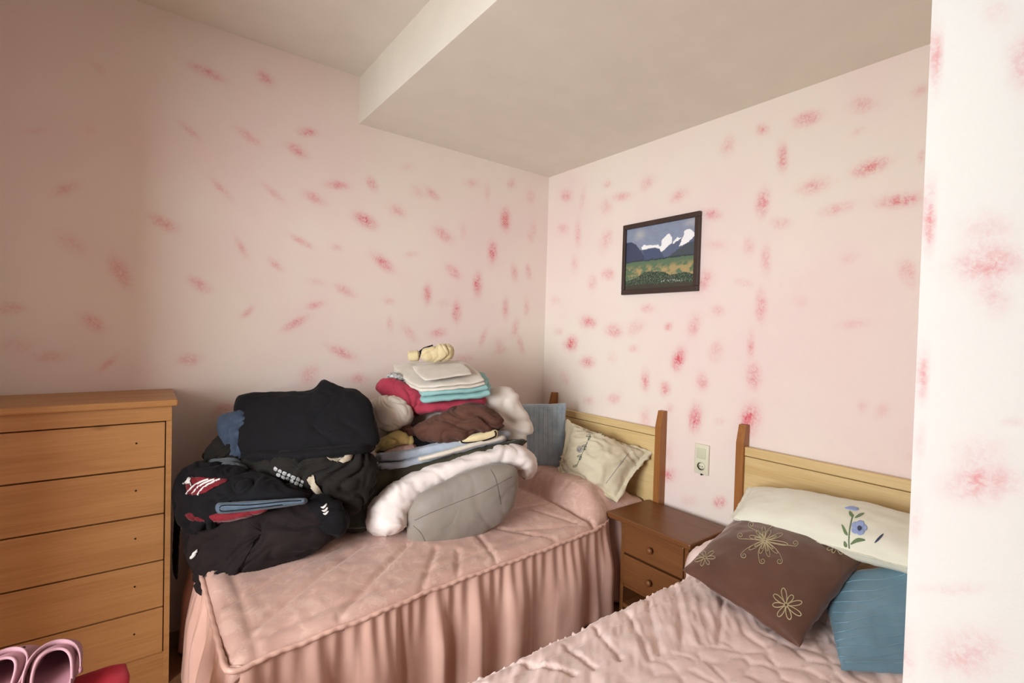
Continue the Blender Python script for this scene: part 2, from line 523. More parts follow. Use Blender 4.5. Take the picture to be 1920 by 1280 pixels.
M['satin2'] = satin('pale_pink_quilted_satin', srgb(238, 212, 203), srgb(232, 204, 195), srgb(242, 220, 212), 0.32, True)

# ------------------------------------------------------------------ the room
def blob_field(P2, blobs, to2):
    """sponge dabs: P2 (n,2) wall coordinates; blobs (px, py, half length, half width, angle, strength)"""
    out = np.zeros(len(P2))
    for px, py, hl, hw, ang, st in blobs:
        a = math.radians(ang); e1 = np.array([math.cos(a), math.sin(a)]); e2 = np.array([-e1[1], e1[0]])
        c = to2(px, py); u = to2(px + e1[0] * hl, py + e1[1] * hl) - c; v = to2(px + e2[0] * hw, py + e2[1] * hw) - c
        try: inv = np.linalg.inv(np.stack([u, v], 1))
        except Exception: continue
        d = (P2 - c)
        q = d @ inv.T
        r2 = (q ** 2).sum(1)
        out = np.maximum(out, st * np.exp(-(r2 / 1.15) ** 1.15))
    return out
def cropA(L): return [(x / 1.778, y / 1.778, a / 1.778, b / 1.778, g, s) for x, y, a, b, g, s in L]
def cropB(L): return [(960 + x * .7346, 60 + y * .7346, a * .7346, b * .7346, g, s) for x, y, a, b, g, s in L]
BA = cropA([(690,240,55,14,25,.6),(885,262,32,17,40,.6),(635,437,42,9,40,.45),(825,452,42,12,35,.5),(1025,440,28,13,5,.7),(990,500,36,15,35,.65),
 (735,627,46,9,45,.45),(910,642,42,9,40,.5),(1048,660,36,14,25,.6),(1125,617,34,14,5,.65),(1240,612,24,13,60,.6),(1218,735,36,17,30,.95),(1440,645,28,11,40,.55),
 (1400,640,32,18,30,.25),(1570,610,26,13,10,.35),(1705,612,14,18,0,.4),(1325,702,27,16,30,.45),(1478,782,32,15,35,.6),(1685,732,15,32,0,.95),(1642,840,14,32,0,.85),
 (1592,948,13,32,0,.9),(1277,875,38,16,40,.75),(1005,805,38,9,30,.6),(1122,826,18,9,10,.4),(918,882,28,11,40,.45),(805,825,38,9,60,.45),(548,745,48,17,28,.6),
 (220,628,42,17,-20,.4),(400,905,52,27,60,.55),(665,948,37,17,30,.6),(310,1075,38,23,30,.55),(825,1040,24,10,-40,.5),(985,1078,42,13,-28,.7),(1052,1017,27,11,-10,.65),
 (1150,968,32,13,25,.55),(1298,1003,22,11,10,.35),(1425,980,13,30,0,.7),(1512,905,27,15,45,.6),(1522,1040,14,30,0,.8),(1300,1080,10,22,0,.4),(1365,1110,32,13,50,.4),
 (1460,1110,24,13,-10,.6),(1140,1175,44,15,25,.65),(632,1198,34,17,0,.55),(360,1212,34,11,-40,.5),(35,1028,42,17,0,.5),(165,1190,55,18,0,.4),(1610,1125,8,30,20,.45),
 (1735,1145,9,32,-15,.45),(1685,1030,10,30,0,.55),(1755,1025,9,27,0,.4),(1715,908,10,26,-10,.5),(1762,905,8,22,-10,.5),(1770,785,10,22,0,.3),(1030,1250,32,24,-40,.5),
 (1195,1262,28,18,0,.5),(120,435,38,11,0,.25),(330,230,32,13,40,.2),(1770,655,13,22,0,.3),(1625,640,9,27,0,.25),(1055,940,27,11,10,.25),(1370,848,24,11,0,.25),
 (1545,770,11,24,0,.25),(240,810,55,26,30,.25),(1670,1168,22,10,-20,.3),(1550,1195,32,12,0,.3),(1356,555,18,14,0,.2),(1480,1010,18,14,0,.2),(300,430,24,18,50,.2),(60,1150,60,30,0,.25)])
BA += [(420,768,22,12,-20,.5),(1000,430,5,14,0,.3),(966,615,6,16,10,.4),(936,650,7,12,0,.35)]
BB = cropB([(138,417,14,14,0,.6),(280,420,22,11,-10,.5),(345,385,20,12,-50,.4),(243,388,10,9,0,.4),(425,418,24,13,-30,.45),(550,290,15,24,20,.4),(640,250,15,13,0,.65),(690,320,13,32,0,.7),
 (752,222,34,16,-20,.65),(895,185,30,18,-10,.45),(915,345,44,16,-20,.8),(770,393,38,18,-15,.5),(830,452,40,13,-15,.45),(990,430,52,15,-8,.75),(640,435,15,30,8,.8),(685,487,24,14,0,.4),
 (510,465,22,13,5,.6),(605,545,13,19,0,.4),(648,580,11,32,0,.5),(520,543,24,11,0,.3),(490,635,16,25,30,.6),(1010,612,19,32,-20,.45),(860,578,22,11,-15,.25),(635,700,13,36,0,.6),
 (735,688,16,13,0,.25),(525,712,16,13,0,.4),(465,750,15,26,15,.5),(345,705,15,10,0,.5),(245,618,15,13,0,.6),(205,640,11,17,0,.4),(240,530,13,28,20,.4),(168,515,8,30,0,.4),
 (130,502,13,11,0,.45),(160,590,9,20,0,.3),(195,740,19,13,15,.8),(120,765,10,7,0,.4),(150,795,15,17,20,.95),(260,762,19,15,10,.7),(193,842,17,13,0,.75),(315,755,24,17,-30,.35),
 (400,752,11,9,-40,.6),(310,808,12,9,0,.4),(425,835,14,26,15,1.0),(520,815,15,26,15,.4),(610,800,9,30,0,.55),(617,878,17,30,0,.65),(485,893,14,20,0,.6),(340,890,11,26,0,.6),
 (390,910,12,16,0,.75),(260,935,15,11,-10,.55),(195,940,13,10,0,.35),(135,882,10,20,-15,.35),(340,985,11,22,0,.4),(403,960,9,11,0,.35),(468,985,15,30,5,.95),(605,990,22,36,15,.95),
 (530,993,11,9,0,.25),(398,1130,19,15,5,.7),(530,1200,15,13,20,.8),(450,1195,22,13,0,.25),(400,1075,9,22,0,.3),(945,965,22,15,-40,.25),(895,955,13,15,0,.25),(870,745,38,11,-5,.25),
 (590,640,22,9,20,.3),(240,445,15,20,0,.35),(110,685,11,9,0,.25),(255,830,12,14,0,.25),(1040,150,20,12,-30,.4),(1045,318,8,14,0,.5),(880,255,20,8,-30,.2),(180,425,6,28,10,.25),(1020,1085,14,12,0,.15)])
BP = [(1752,105,9,50,0,.8),(1740,405,10,55,0,.85),(1727,700,8,42,0,.75),(1852,495,62,32,-6,.62),(1850,440,45,40,0,.28),(1860,545,30,40,-20,.35),(1918,115,24,45,0,.5),(1872,25,28,22,30,.25),
 (1838,905,58,30,-5,.6),(1835,860,45,40,0,.3),(1815,1225,65,42,0,.42),(1850,1195,30,20,0,.25),(1785,1103,55,9,0,.32),(1700,1225,9,45,0,.5),(1714,970,9,36,0,.35),(1722,830,8,40,0,.25),(1900,790,22,8,0,.2)]

def wall_grid(name, origin, eu, ev, lu, lv, res, blobs, to2, m='wall', extra=()):
    nu, nv = int(lu / res) + 1, int(lv / res) + 1
    us, ws = np.linspace(0, lu, nu), np.linspace(0, lv, nv)
    g = np.stack(np.meshgrid(us, ws, indexing='ij'), -1).reshape(-1, 2)
    v = np.array(origin) + g[:, :1] * np.array(eu) + g[:, 1:] * np.array(ev)
    a = blob_field(g, blobs, to2)
    for u0, u1 in extra:                                   # the same dabs go on past the picture's edge
        for cu in np.arange(u0 + .1, u1, .24):
            for cv in np.arange(.15, lv - .1, .27):
                c = np.array([cu + rng.uniform(-.07, .07), cv + rng.uniform(-.07, .07)]); t_ = rng.uniform(0, 3.1); d = g - c
                q = np.stack([(d[:, 0] * math.cos(t_) + d[:, 1] * math.sin(t_)) / .06, (d[:, 1] * math.cos(t_) - d[:, 0] * math.sin(t_)) / .032], 1)
                a = np.maximum(a, rng.uniform(.25, .75) * np.exp(-((q ** 2).sum(1) / 1.15) ** 1.15))
    o = mesh(name, v, grid_faces(nu, nv), M[m], None, False, {'sponge': a})
    return tag(o, kind='structure')
XW = WIN_X; YB = -3.9; HC = 2.505; HU = 2.755; XB = -1.376
tag(box('wall_return', -3.14, -3.05, -1.05, 0, 0, HU, M['wall']), kind='structure')  # unseen wall piece, added to keep window light off the left wall
tag(box('wall_lintel', -3.14, -3.05, -2.34, -1.05, 2.03, HU, M['wall']), kind='structure')  # unseen panel, added to hold window light off the beam and upper walls
tag(box('wall_return_front', -3.24, -3.15, YB, -2.34, 0, HU, M['wall']), kind='structure')  # unseen wall piece, added to cut the window light on the pier
wall_grid('wall_left', (XW, 0, 0), (1, 0, 0), (0, 0, 1), -XW, HU, 0.011, BA, lambda px, py: (lambda p: np.array([p[0] - XW, p[2]]))(at(px, py, 1, 0.0)), 'wall', [(0.0, -2.85 - XW)])
wall_grid('wall_right', (0, 0, 0), (0, -1, 0), (0, 0, 1), 2.46, HU, 0.011, BB, lambda px, py: (lambda p: np.array([-p[1], p[2]]))(at(px, py, 0, 0.0)))
# pier beside the second bed
PX, PY = -1.385, -2.44
wall_grid('wall_pier', (PX, PY, 0), (0, -1, 0), (0, 0, 1), PY - YB, HU, 0.009, BP, lambda px, py: (lambda p: np.array([PY - p[1], p[2]]))(at(px, py, 0, PX)), 'wall_white', [(.2, PY - YB)])
ps = box('wall_pier_side', PX + 0.003, 0.0, PY - 0.12, PY, 0, HU, M['wall']); tag(ps, kind='structure')
tag(box('wall_front', XW, PX, YB - 0.1, YB, 0, HU, M['wall']), kind='structure')
v, f = join(box_data(XW - 0.12, XW, YB, WIN_Y0, 0, HU), box_data(XW - 0.12, XW, WIN_Y1, 0.05, 0, HU),
            box_data(XW - 0.12, XW, WIN_Y0, WIN_Y1, 0, WIN_Z0), box_data(XW - 0.12, XW, WIN_Y0, WIN_Y1, WIN_Z1, HU))
tag(mesh('wall_back', v, f, M['wall'], None, False), kind='structure')
tag(box('floor', XW, 0, YB, 0, -0.06, 0, M['floor']), kind='structure')
tag(box('ceiling', XW, 0, YB, 0, HU, HU + 0.06, M['ceiling']), kind='structure')
tag(box('ceiling_dropped', XB, 0, YB, 0, HC, HU, M['ceiling']), kind='structure')
wn = empty('window_1', (XW, (WIN_Y0 + WIN_Y1) / 2, WIN_Z0), kind='structure')
ym = (WIN_Y0 + WIN_Y1) / 2
v, f = join(box_data(XW - 0.09, XW - 0.03, WIN_Y0, WIN_Y0 + 0.06, WIN_Z0, WIN_Z1), box_data(XW - 0.09, XW - 0.03, WIN_Y1 - 0.06, WIN_Y1, WIN_Z0, WIN_Z1),
            box_data(XW - 0.09, XW - 0.03, WIN_Y0, WIN_Y1, WIN_Z0, WIN_Z0 + 0.06), box_data(XW - 0.09, XW - 0.03, WIN_Y0, WIN_Y1, WIN_Z1 - 0.06, WIN_Z1),
            box_data(XW - 0.09, XW - 0.03, ym - 0.04, ym + 0.04, WIN_Z0, WIN_Z1))
mesh('window_frame', v, f, M['white_paint'], wn, False)
q = NT('window_glass'); q.b.inputs['Transmission Weight'].default_value = 1.0; q.b.inputs['Roughness'].default_value = 0.0; M['glass'] = q.m
box('pane', XW - 0.064, XW - 0.058, WIN_Y0 + 0.06, ym - 0.04, WIN_Z0 + 0.06, WIN_Z1 - 0.06, M['glass'], wn)
box('pane', XW - 0.064, XW - 0.058, ym + 0.04, WIN_Y1 - 0.06, WIN_Z0 + 0.06, WIN_Z1 - 0.06, M['glass'], wn)

# ------------------------------------------------------------------ beds
def post_data(y0, y1, z0, z1):
    prof = [(-0.002, z0), (-0.002, z1), (-0.034, z1), (-0.056, z1 - 0.085), (-0.056, z0)]   # x, z
    v = []; n = len(prof)
    for y in (y0, y1):
        for x, z in prof: v.append((x, y, z))
    f = [list(range(n)), list(range(2 * n - 1, n - 1, -1))] + [[(i + 1) % n, i, n + i, n + (i + 1) % n] for i in range(n)]
    return v, f
def bed(yl, yr, label, xf, ml, mr):
    e = empty('bed', (-1.0, (yl + yr) / 2, 0), label, 'bed')
    hb = box('headboard', -0.036, -0.014, yr + 0.03, yl - 0.03, 0.40, 0.842, M['pine'], e, 0.003)
    hb['label'] = 'pale pine headboard panel'
    box('headboard_rail', -0.039, -0.012, yr + 0.03, yl - 0.03, 0.845, 0.887, M['pine'], e, 0.004)
    for y in (yl - 0.036, yr):
        v, f = post_data(y, y + 0.036, 0.0, 0.988); mesh('headboard_post', v, f, M['honey'], e, False)
    box('bed_base', xf + 0.06, -0.06, mr, ml, 0.14, 0.27, M['honey'], e, 0.01)
    box('mattress', xf + 0.05, -0.06, mr, ml, 0.27, 0.44, M['mattress'], e, 0.03, True)
    for y in (yl - 0.12, yr + 0.06):
        box('leg', xf + 0.08, xf + 0.14, y, y + 0.06, 0, 0.14, M['honey'], e, 0.005)
    return e
bed(-0.125, -1.043, 'single bed with pale pine headboard, in the corner by the picture, holding the clothes piles', -2.08, -0.14, -0.945)
bed(-1.465, -2.39, 'single bed with pale pine headboard beside the white pier, partly hidden by it', -2.05, -1.61, -2.38)

def seg_dist(P, a, b):
    a, b = np.array(a), np.array(b); d = b - a
    t = np.clip(((P - a) @ d) / (d @ d), 0, 1)
    return np.linalg.norm(P - a - t[:, None] * d, axis=1)
def voro(P, seeds):
    D = np.sqrt(((P[:, None, :] - seeds[None]) ** 2).sum(-1)); D.sort(axis=1)
    return D[:, 1] - D[:, 0]
def sm(a, b, x): t = np.clip((x - a) / (b - a), 0, 1); return t * t * (3 - 2 * t)

# bedspread of the corner bed ----------------------------------------------------
EDX = np.array([-2.12, -2.09, -2.0, -1.85, -1.67, -1.48, -1.2, -0.94, -0.56, -0.42, -0.36, -0.05])
EDY = np.array([-1.15, -1.155, -1.14, -1.125, -1.112, -1.085, -1.072, -1.065, -1.04, -1.0, -0.965, -0.955])
def edge1(x): return np.interp(x, EDX, EDY)
def bed1z(P):
    x, y = P[:, 0], P[:, 1]
    e = edge1(x); dist = y - e                                    # from the near edge
    z = 0.468 + 0.022 * sm(0, 0.3, dist) + 0.015 * sm(0.1, 0.4, x + 2.12)
    roll = sm(-0.545, -0.44, x) * (1 - sm(-0.2, -0.07, x)) * sm(-0.02, 0.16, dist) 
    z = z + 0.105 * roll ** 0.8
    z = z - 0.026 * np.exp(-((x + 0.545) / 0.018) ** 2)
    # rounded rims
    z = z - 0.035 * (1 - np.sqrt(np.clip(1 - (1 - np.clip(dist / 0.05, 0, 1)) ** 2, 0, 1)))
    z = z - 0.035 * (1 - np.sqrt(np.clip(1 - (1 - np.clip((x + 2.115) / 0.05, 0, 1)) ** 2, 0, 1)))
    return z
bs1 = empty('bedspread', (-1.1, -0.6, 0), 'dusty pink quilted satin bedspread with gathered skirt on the corner bed', 'bedspread')
nx, ny = 215, 110
gx = np.linspace(-2.115, -0.062, nx); t = np.linspace(0, 1, ny)
P = np.array([(x, edge1(x) + (-0.1 - edge1(x)) * s) for x in gx for s in t])
z = bed1z(P)
Q1 = [((-2.02, -1.01), (-1.57, -.70)), ((-1.80, -1.10), (-1.42, -.80)), ((-1.51, -1.1), (-1.33, -.88)), ((-1.36, -1.1), (-1.26, -.94)), ((-1.16, -1.1), (-1.12, -.88)),
      ((-.56, -1.03), (-.95, -.90)), ((-.80, -1.07), (-1.0, -.86)), ((-.62, -.98), (-.75, -.74)), ((-2.08, -.85), (-1.65, -.66)), ((-2.08, -.6), (-1.7, -.56)), ((-.60, -.74), (-.95, -.70)), ((-.6, -.5), (-.95, -.5)),
      ((-.52, -.25), (-.1, -.3)), ((-.52, -.5), (-.1, -.55)), ((-.52, -.75), (-.1, -.8))]
dd = np.min(np.stack([seg_dist(P, a, b) for a, b in Q1]), 0)
border = np.abs((P[:, 1] - edge1(P[:, 0])) - 0.075)
bf = np.minimum(border, np.abs(P[:, 0] + 2.04))
z = z - 0.010 * np.exp(-(dd / 0.011) ** 2) - 0.005 * np.exp(-(bf / 0.012) ** 2) * (P[:, 0] < -0.6)
z = z + np.array([fbm((p[0], p[1], 0), 6, 3) for p in P]) * 0.004 + np.array([fbm((p[0], p[1], 3), 22, 2) for p in P]) * 0.0014
top = np.c_[P, z]; bot = top.copy(); bot[:, 2] = np.minimum(top[:, 2] - 0.012, 0.452); bot[:, 2] = np.minimum(bot[:, 2], top[:, 2] - 0.01)
n = len(top); ff = grid_faces(nx, ny) + grid_faces(nx, ny, n, True)
rim = [i * ny for i in range(nx)] + [(nx - 1) * ny + j for j in range(1, ny)] + [i * ny + ny - 1 for i in range(nx - 2, -1, -1)] + [j for j in range(ny - 2, 0, -1)]
ff += [[rim[(k + 1) % len(rim)], rim[k], n + rim[k], n + rim[(k + 1) % len(rim)]] for k in range(len(rim))]
mesh('quilted_top', np.vstack([top, bot]), ff, M['satin1'], bs1)

def skirt(path, z0, z1, parent, m, seed, freq=15.0, amp=0.036, nz=36, per=240.0, th=0.004):
    """gathered cloth hanging from path (list of xy, outward normal to the left of travel)"""
    path = np.array(path, float); L = np.r_[0, np.cumsum(np.linalg.norm(np.diff(path, axis=0), axis=1))]
    ns = int(L[-1] * per); s = np.linspace(0, L[-1], ns)
    xy = np.stack([np.interp(s, L, path[:, k]) for k in (0, 1)], 1)
    tg = np.gradient(xy, axis=0); k = np.ones(15) / 15
    tg = np.stack([np.convolve(np.pad(tg[:, i], 7, 'edge'), k, 'valid') for i in (0, 1)], 1)
    tg /= np.linalg.norm(tg, axis=1)[:, None]
    nr = np.stack([tg[:, 1], -tg[:, 0]], 1)
    ph = np.array([fbm((q * 2.1, seed, 0), 1, 3) * 5 for q in s])
    ph2 = np.array([fbm((q * 3.3, seed + 4, 0), 1, 2) * 4 for q in s])
    am = np.array([0.6 + 0.9 * abs(fbm((q * 4, seed + 8, 0), 1, 2)) for q in s])
    verts = []
    for j in range(nz):
        g = j / (nz - 1); zz = z0 + (z1 - z0) * g
        big = np.sin(s * freq * 2 * math.pi / 1.9 * 0.55 + ph + g * 0.6) * am
        fine = np.sin(s * freq * 2 * math.pi * 1.15 + ph2)
        big = np.sign(big) * np.abs(big) ** 0.8
        off = 0.004 + amp * (sm(0.0, 0.55, g) * 0.95 + 0.12) * (big * 0.7 + 0.5) + 0.0035 * fine * (1 - sm(0.1, 0.6, g)) + 0.02 * g
        off = off + 0.004 * np.array([fbm((q * 9, g * 2.2, seed), 1, 2) for q in s]) * g
        p = xy + nr * off[:, None]
        verts.append(np.c_[p, np.full(ns, zz)])
    v = np.stack(verts, 1).reshape(-1, 3)
    inner = v.copy(); inner[:, :2] -= np.repeat(nr, nz, axis=0) * th
    n = len(v); f = grid_faces(ns, nz) + grid_faces(ns, nz, n, True)
    f += [[i * nz, (i + 1) * nz, n + (i + 1) * nz, n + i * nz][::-1] for i in range(ns - 1)] + [[i * nz + nz - 1, (i + 1) * nz + nz - 1, n + (i + 1) * nz + nz - 1, n + i * nz + nz - 1] for i in range(ns - 1)]
    return mesh('skirt', np.vstack([v, inner]), f, m, parent)
corner = [(-2.112, -0.12), (-2.112, -1.08), (-2.105, -1.13), (-2.08, -1.152)]
pth = corner + [(x, float(edge1(x)) + 0.002) for x in np.linspace(-2.04, -0.10, 60)]
sk = skirt(pth, 0.455, 0.015, bs1, M['satin1s'], 2.0)
# gathered piping under the quilted rim
pp = []
for x in np.linspace(-2.10, -0.5, 420): pp.append((x, float(edge1(x)) - 0.006 - 0.0012 * math.sin(x * 160), 0.452 + 0.002 * math.sin(x * 37)))
pp = [(-2.122 - 0.001 * math.sin(y * 90), y, 0.452) for y in np.linspace(-0.13, -1.12, 160)] + [(-2.118, -1.145, .452), (-2.108, -1.156, .452)] + pp
v, f = tube_data(pp, 0.0085, 7); mesh('piping', v, f, M['satin1s'], bs1)

# bedspread of the second bed -----------------------------------------------------
bs2 = empty('bedspread', (-1.1, -2.0, 0), 'pale pink quilted satin bedspread with frilled edge on the bed beside the white pier', 'bedspread')
Y2A, Y2B = -1.588, -2.405
def e2(x): return Y2A + 0.105 * sm(-0.62, -0.46, x)
def bed2z(P):
    x, y = P[:, 0], P[:, 1]
    dl = -(y - Y2A)
    z = 0.472 + 0.028 * sm(0, 0.25, dl)
    de = e2(x) - y
    roll = sm(-0.58, -0.47, x) * (1 - sm(-0.18, -0.07, x)) * np.sqrt(np.clip(de / 0.07, 0, 1))
    z = z + 0.105 * roll
    z = z - 0.03 * (1 - np.sqrt(np.clip(1 - (1 - np.clip((dl + 0.02) / 0.05, 0, 1)) ** 2, 0, 1)))
    return z
nx, ny = 260, 130
gx = np.linspace(-2.08, -0.062, nx)
P = np.array([(x, e2(x) + (Y2B - e2(x)) * s) for x in gx for s in np.linspace(0, 1, ny)])
z = bed2z(P)
Q2 = [((-.71, -1.60), (-1.12, -1.90)), ((-.69, -1.77), (-1.04, -1.95)), ((-1.01, -1.62), (-1.18, -1.83)), ((-1.16, -1.61), (-1.24, -1.78)), ((-.88, -1.6), (-1.13, -1.83)), ((-1.30, -1.62), (-1.32, -1.76)), ((-1.46, -1.6), (-1.38, -1.74)), ((-1.62, -1.6), (-1.5, -1.74)), ((-.66, -1.95), (-.98, -2.0)), ((-.64, -2.1), (-.95, -2.08))]
dd = np.min(np.stack([seg_dist(P, a, b) for a, b in Q2]), 0)
sd = np.array([(a + rng.uniform(-.035, .035), b + rng.uniform(-.035, .035)) for a in np.arange(-2.1, -.5, .07) for b in np.arange(-2.45, -1.66, .07)])
wob = np.array([(fbm((p[0], p[1], 1), 9, 2) * .03, fbm((p[0], p[1], 7), 9, 2) * .03) for p in P])
vd = voro(P + wob, sd)
inn = sm(0.0, 0.09, -(P[:, 1] + 1.80) - 0.35 * np.clip(P[:, 0] + 1.1, 0, 1)) * sm(.62, .78, -P[:, 0])
z = z + inn * (0.008 * np.sqrt(np.clip(vd / 0.03, 0, 1)) - 0.006)
rip = np.array([fbm(((p[0] * 0.75 + p[1] * 0.65) * 1.4, (p[0] * 0.65 - p[1] * 0.75) * 9, 2), 2.6, 3) for p in P])
z = z + (1 - inn) * (0.009 * rip - 0.011 * np.exp(-(dd / 0.008) ** 2)) + np.array([fbm((p[0], p[1], 5), 6, 2) for p in P]) * 0.005
dl = np.abs(-(P[:, 1] - e2(P[:, 0])) - 0.05); z = z - 0.006 * np.exp(-(dl / 0.01) ** 2)
top = np.c_[P, z]; bot = top.copy(); bot[:, 2] = np.minimum(top[:, 2] - 0.012, 0.452)
n = len(top); ff = grid_faces(nx, ny, 0, True) + grid_faces(nx, ny, n, False)
rim = [i * ny for i in range(nx)] + [(nx - 1) * ny + j for j in range(1, ny)] + [i * ny + ny - 1 for i in range(nx - 2, -1, -1)] + [j for j in range(ny - 2, 0, -1)]
ff += [[rim[k], rim[(k + 1) % len(rim)], n + rim[(k + 1) % len(rim)], n + rim[k]] for k in range(len(rim))]
mesh('quilted_top', np.vstack([top, bot]), ff, M['satin2'], bs2)
# frilled edge
ns = 1500; vv = []
for i in range(ns):
    x = -2.08 + (1.52) * i / (ns - 1)
    for j in range(5):
        g = j / 4
        yy = float(e2(x)) - 0.004 + 0.016 * g + 0.003 * g * math.sin(x * 190 + 2 * fbm((x * 8, 1, 1), 1))
        zz = 0.458 - 0.004 * g + 0.006 * g * math.sin(x * 175 + 3 * fbm((x * 7, 0, 0), 1))
        vv.append((x, yy, zz))
fr = np.array(vv); fr2 = fr.copy(); fr2[:, 2] -= 0.006
mesh('frill', np.vstack([fr, fr2]), grid_faces(ns, 5, 0, True) + grid_faces(ns, 5, len(fr)), M['satin2'], bs2)
pth = [(x, float(e2(x)) + 0.0) for x in np.linspace(-0.62, -2.08, 60)] + [(-2.09, Y2A - 0.02), (-2.09, Y2B)]
skirt(pth, 0.455, 0.015, bs2, M['satin2'], 7.0, per=110, nz=20)

# ------------------------------------------------------------------ nightstand
ns_ = empty('nightstand', (-0.2, -1.24, 0), 'dark brown wooden nightstand with two knobbed drawers between the beds', 'nightstand')
box('table_top', -0.395, -0.062, -1.455, -0.972, 0.463, 0.49, M['brown'], ns_, 0.006)
v, f = join(box_data(-0.365, -0.065, -1.07, -1.05, 0.0, 0.463, 0.002), box_data(-0.365, -0.065, -1.43, -1.41, 0.0, 0.463, 0.002), box_data(-0.075, -0.062, -1.41, -1.07, 0.05, 0.463),
            box_data(-0.36, -0.075, -1.41, -1.07, 0.135, 0.15), box_data(-0.36, -0.075, -1.41, -1.07, 0.03, 0.05))
mesh('carcass', v, f, M['brown'], ns_, False)
for z0, z1 in ((0.31, 0.455), (0.155, 0.30)):
    d = box('drawer', -0.372, -0.10, -1.408, -1.072, z0, z1, M['brown'], ns_, 0.005)
    v, f = lathe_data([(0.0, 0.030), (0.010, 0.0295), (0.0155, 0.024), (0.016, 0.019), (0.012, 0.012), (0.007, 0.008), (0.010, 0.0), (0.0, 0.0)], (-0.371, -1.24, (z0 + z1) / 2), '-x', 18)
    mesh('knob', v, f, M['brown'], d)

# ------------------------------------------------------------------ picture
pf = empty('framed_picture', (-0.01, -0.96, 1.63), 'painted snowy mountain landscape in a dark frame on the wall', 'picture')
M['frame'] = plain('dark_picture_frame', srgb(66, 50, 44), 0.5, 0.4, 90, 0.12)
py0, py1, pz0, pz1 = -1.213, -0.709, 1.637, 2.05; fw = 0.028
for a in (box_data(-0.024, -0.002, py0, py1, pz1 - fw, pz1, 0.003), box_data(-0.024, -0.002, py0, py1, pz0, pz0 + fw, 0.003),
          box_data(-0.024, -0.002, py1 - fw * .8, py1, pz0 + fw, pz1 - fw, 0.003), box_data(-0.024, -0.002, py0, py0 + fw, pz0 + fw, pz1 - fw, 0.003)):
    mesh('frame_side', a[0], a[1], M['frame'], pf, False)
nu, nv = 150, 120
def inpoly(x, y, poly):
    c = np.zeros(len(x), bool); j = len(poly) - 1
    for i in range(len(poly)):
        xi, yi = poly[i]; xj, yj = poly[j]
        c ^= ((yi > y) != (yj > y)) & (x < (xj - xi) * (y - yi) / (yj - yi + 1e-9) + xi); j = i
    return c
g = np.stack(np.meshgrid(np.linspace(0, 1, nu), np.linspace(0, 1, nv), indexing='ij'), -1).reshape(-1, 2)
a, b = g[:, 0], g[:, 1]                                    # a to the right, b down
jx = np.array([fbm((p[0] * 6, p[1] * 6, 0), 2, 3) for p in g]); jy = np.array([fbm((p[0] * 6, p[1] * 6, 9), 2, 3) for p in g])
x_, y_ = a + jx * .012, b + jy * .012
lin = lambda *c: np.array(srgb(*c)[:3])
col = np.tile(lin(122, 134, 158), (len(g), 1)) * (1 + 0.1 * jx[:, None])
def paint(mask, c): col[mask] = lin(*c)
cl = np.exp(-(((x_ - .21) / .07) ** 2 + ((y_ - .12) / .07) ** 2)); col = col * (1 - cl[:, None] * .7) + lin(176, 172, 166) * cl[:, None] * .7
cl = np.exp(-(((x_ - .95) / .1) ** 2 + ((y_ - .05) / .07) ** 2)); col = col * (1 - cl[:, None] * .6) + lin(170, 168, 168) * cl[:, None] * .6
paint(inpoly(x_, y_, [(.23, .36), (.3, .3), (.5, .33), (.58, .42), (.72, .3), (.85, .25), (1.05, .3), (1.05, .56), (0, .58), (.2, .4)]), (84, 94, 122))
paint(inpoly(x_, y_, [(-.02, .22), (.08, .21), (.18, .3), (.3, .5), (.3, .56), (-.02, .56)]), (58, 66, 92))
paint(inpoly(x_, y_, [(.26, .38), (.5, .36), (.55, .45), (.6, .56), (.3, .56)]), (66, 78, 108))
paint(inpoly(x_, y_, [(.72, .46), (.86, .38), (1.02, .33), (1.02, .58), (.6, .58)]), (66, 76, 84))
paint(inpoly(x_, y_, [(.24, .33), (.27, .29), (.40, .32), (.49, .32), (.53, .36), (.53, .39), (.46, .355), (.24, .36)]), (232, 228, 222))
paint(inpoly(x_, y_, [(.52, .40), (.55, .25), (.60, .20), (.645, .17), (.69, .25), (.69, .31), (.62, .38), (.54, .45)]), (240, 236, 226))
paint(inpoly(x_, y_, [(.70, .32), (.76, .25), (.83, .27), (.78, .30), (.70, .34)]), (232, 230, 228))
paint(inpoly(x_, y_, [(.79, .37), (.83, .28), (.86, .17), (.90, .15), (.95, .18), (1.02, .26), (.97, .29), (.90, .36), (.79, .39)]), (242, 238, 228))
paint(y_ > .545, (84, 110, 80)); paint((y_ > .53) & (y_ < .552), (52, 62, 68))
gr = np.clip((y_ - .56) * 4, 0, 1)
fld = (y_ > .58); mixf = np.clip(.5 + jx * 1.6 + (x_ - .5) * .9, 0, 1)[:, None] * sm(.58, .70, y_)[:, None] * fld[:, None]
col = col * (1 - mixf) + lin(164, 140, 84) * mixf
hed = .80 + .05 * np.sin(x_ * 5 + 1.6) - .07 * np.exp(-((x_ - .33) / .14) ** 2) + .05 * np.exp(-((x_ - .72) / .1) ** 2)
paint(y_ > hed, (48, 62, 50))
dk = (y_ > hed); spk = np.array([noise.noise(Vector((p[0] * 60, p[1] * 70, 2))) for p in g])
col[dk & (spk > .18)] = lin(96, 112, 84); paint((y_ > .93) & (spk > -.2), (70, 58, 48))
paint((np.abs(y_ - .895) < .012) & (x_ > .55) & (x_ < .85) & (spk > .1), (160, 162, 150))
m_ = NT('landscape_paint'); at_ = m_.n('ShaderNodeAttribute', attribute_name='paint'); m_.l(at_.outputs['Color'], m_.b.inputs['Base Color']); m_.bump(m_.noise(140, 3), .3, .001); m_.set(.5, .3)
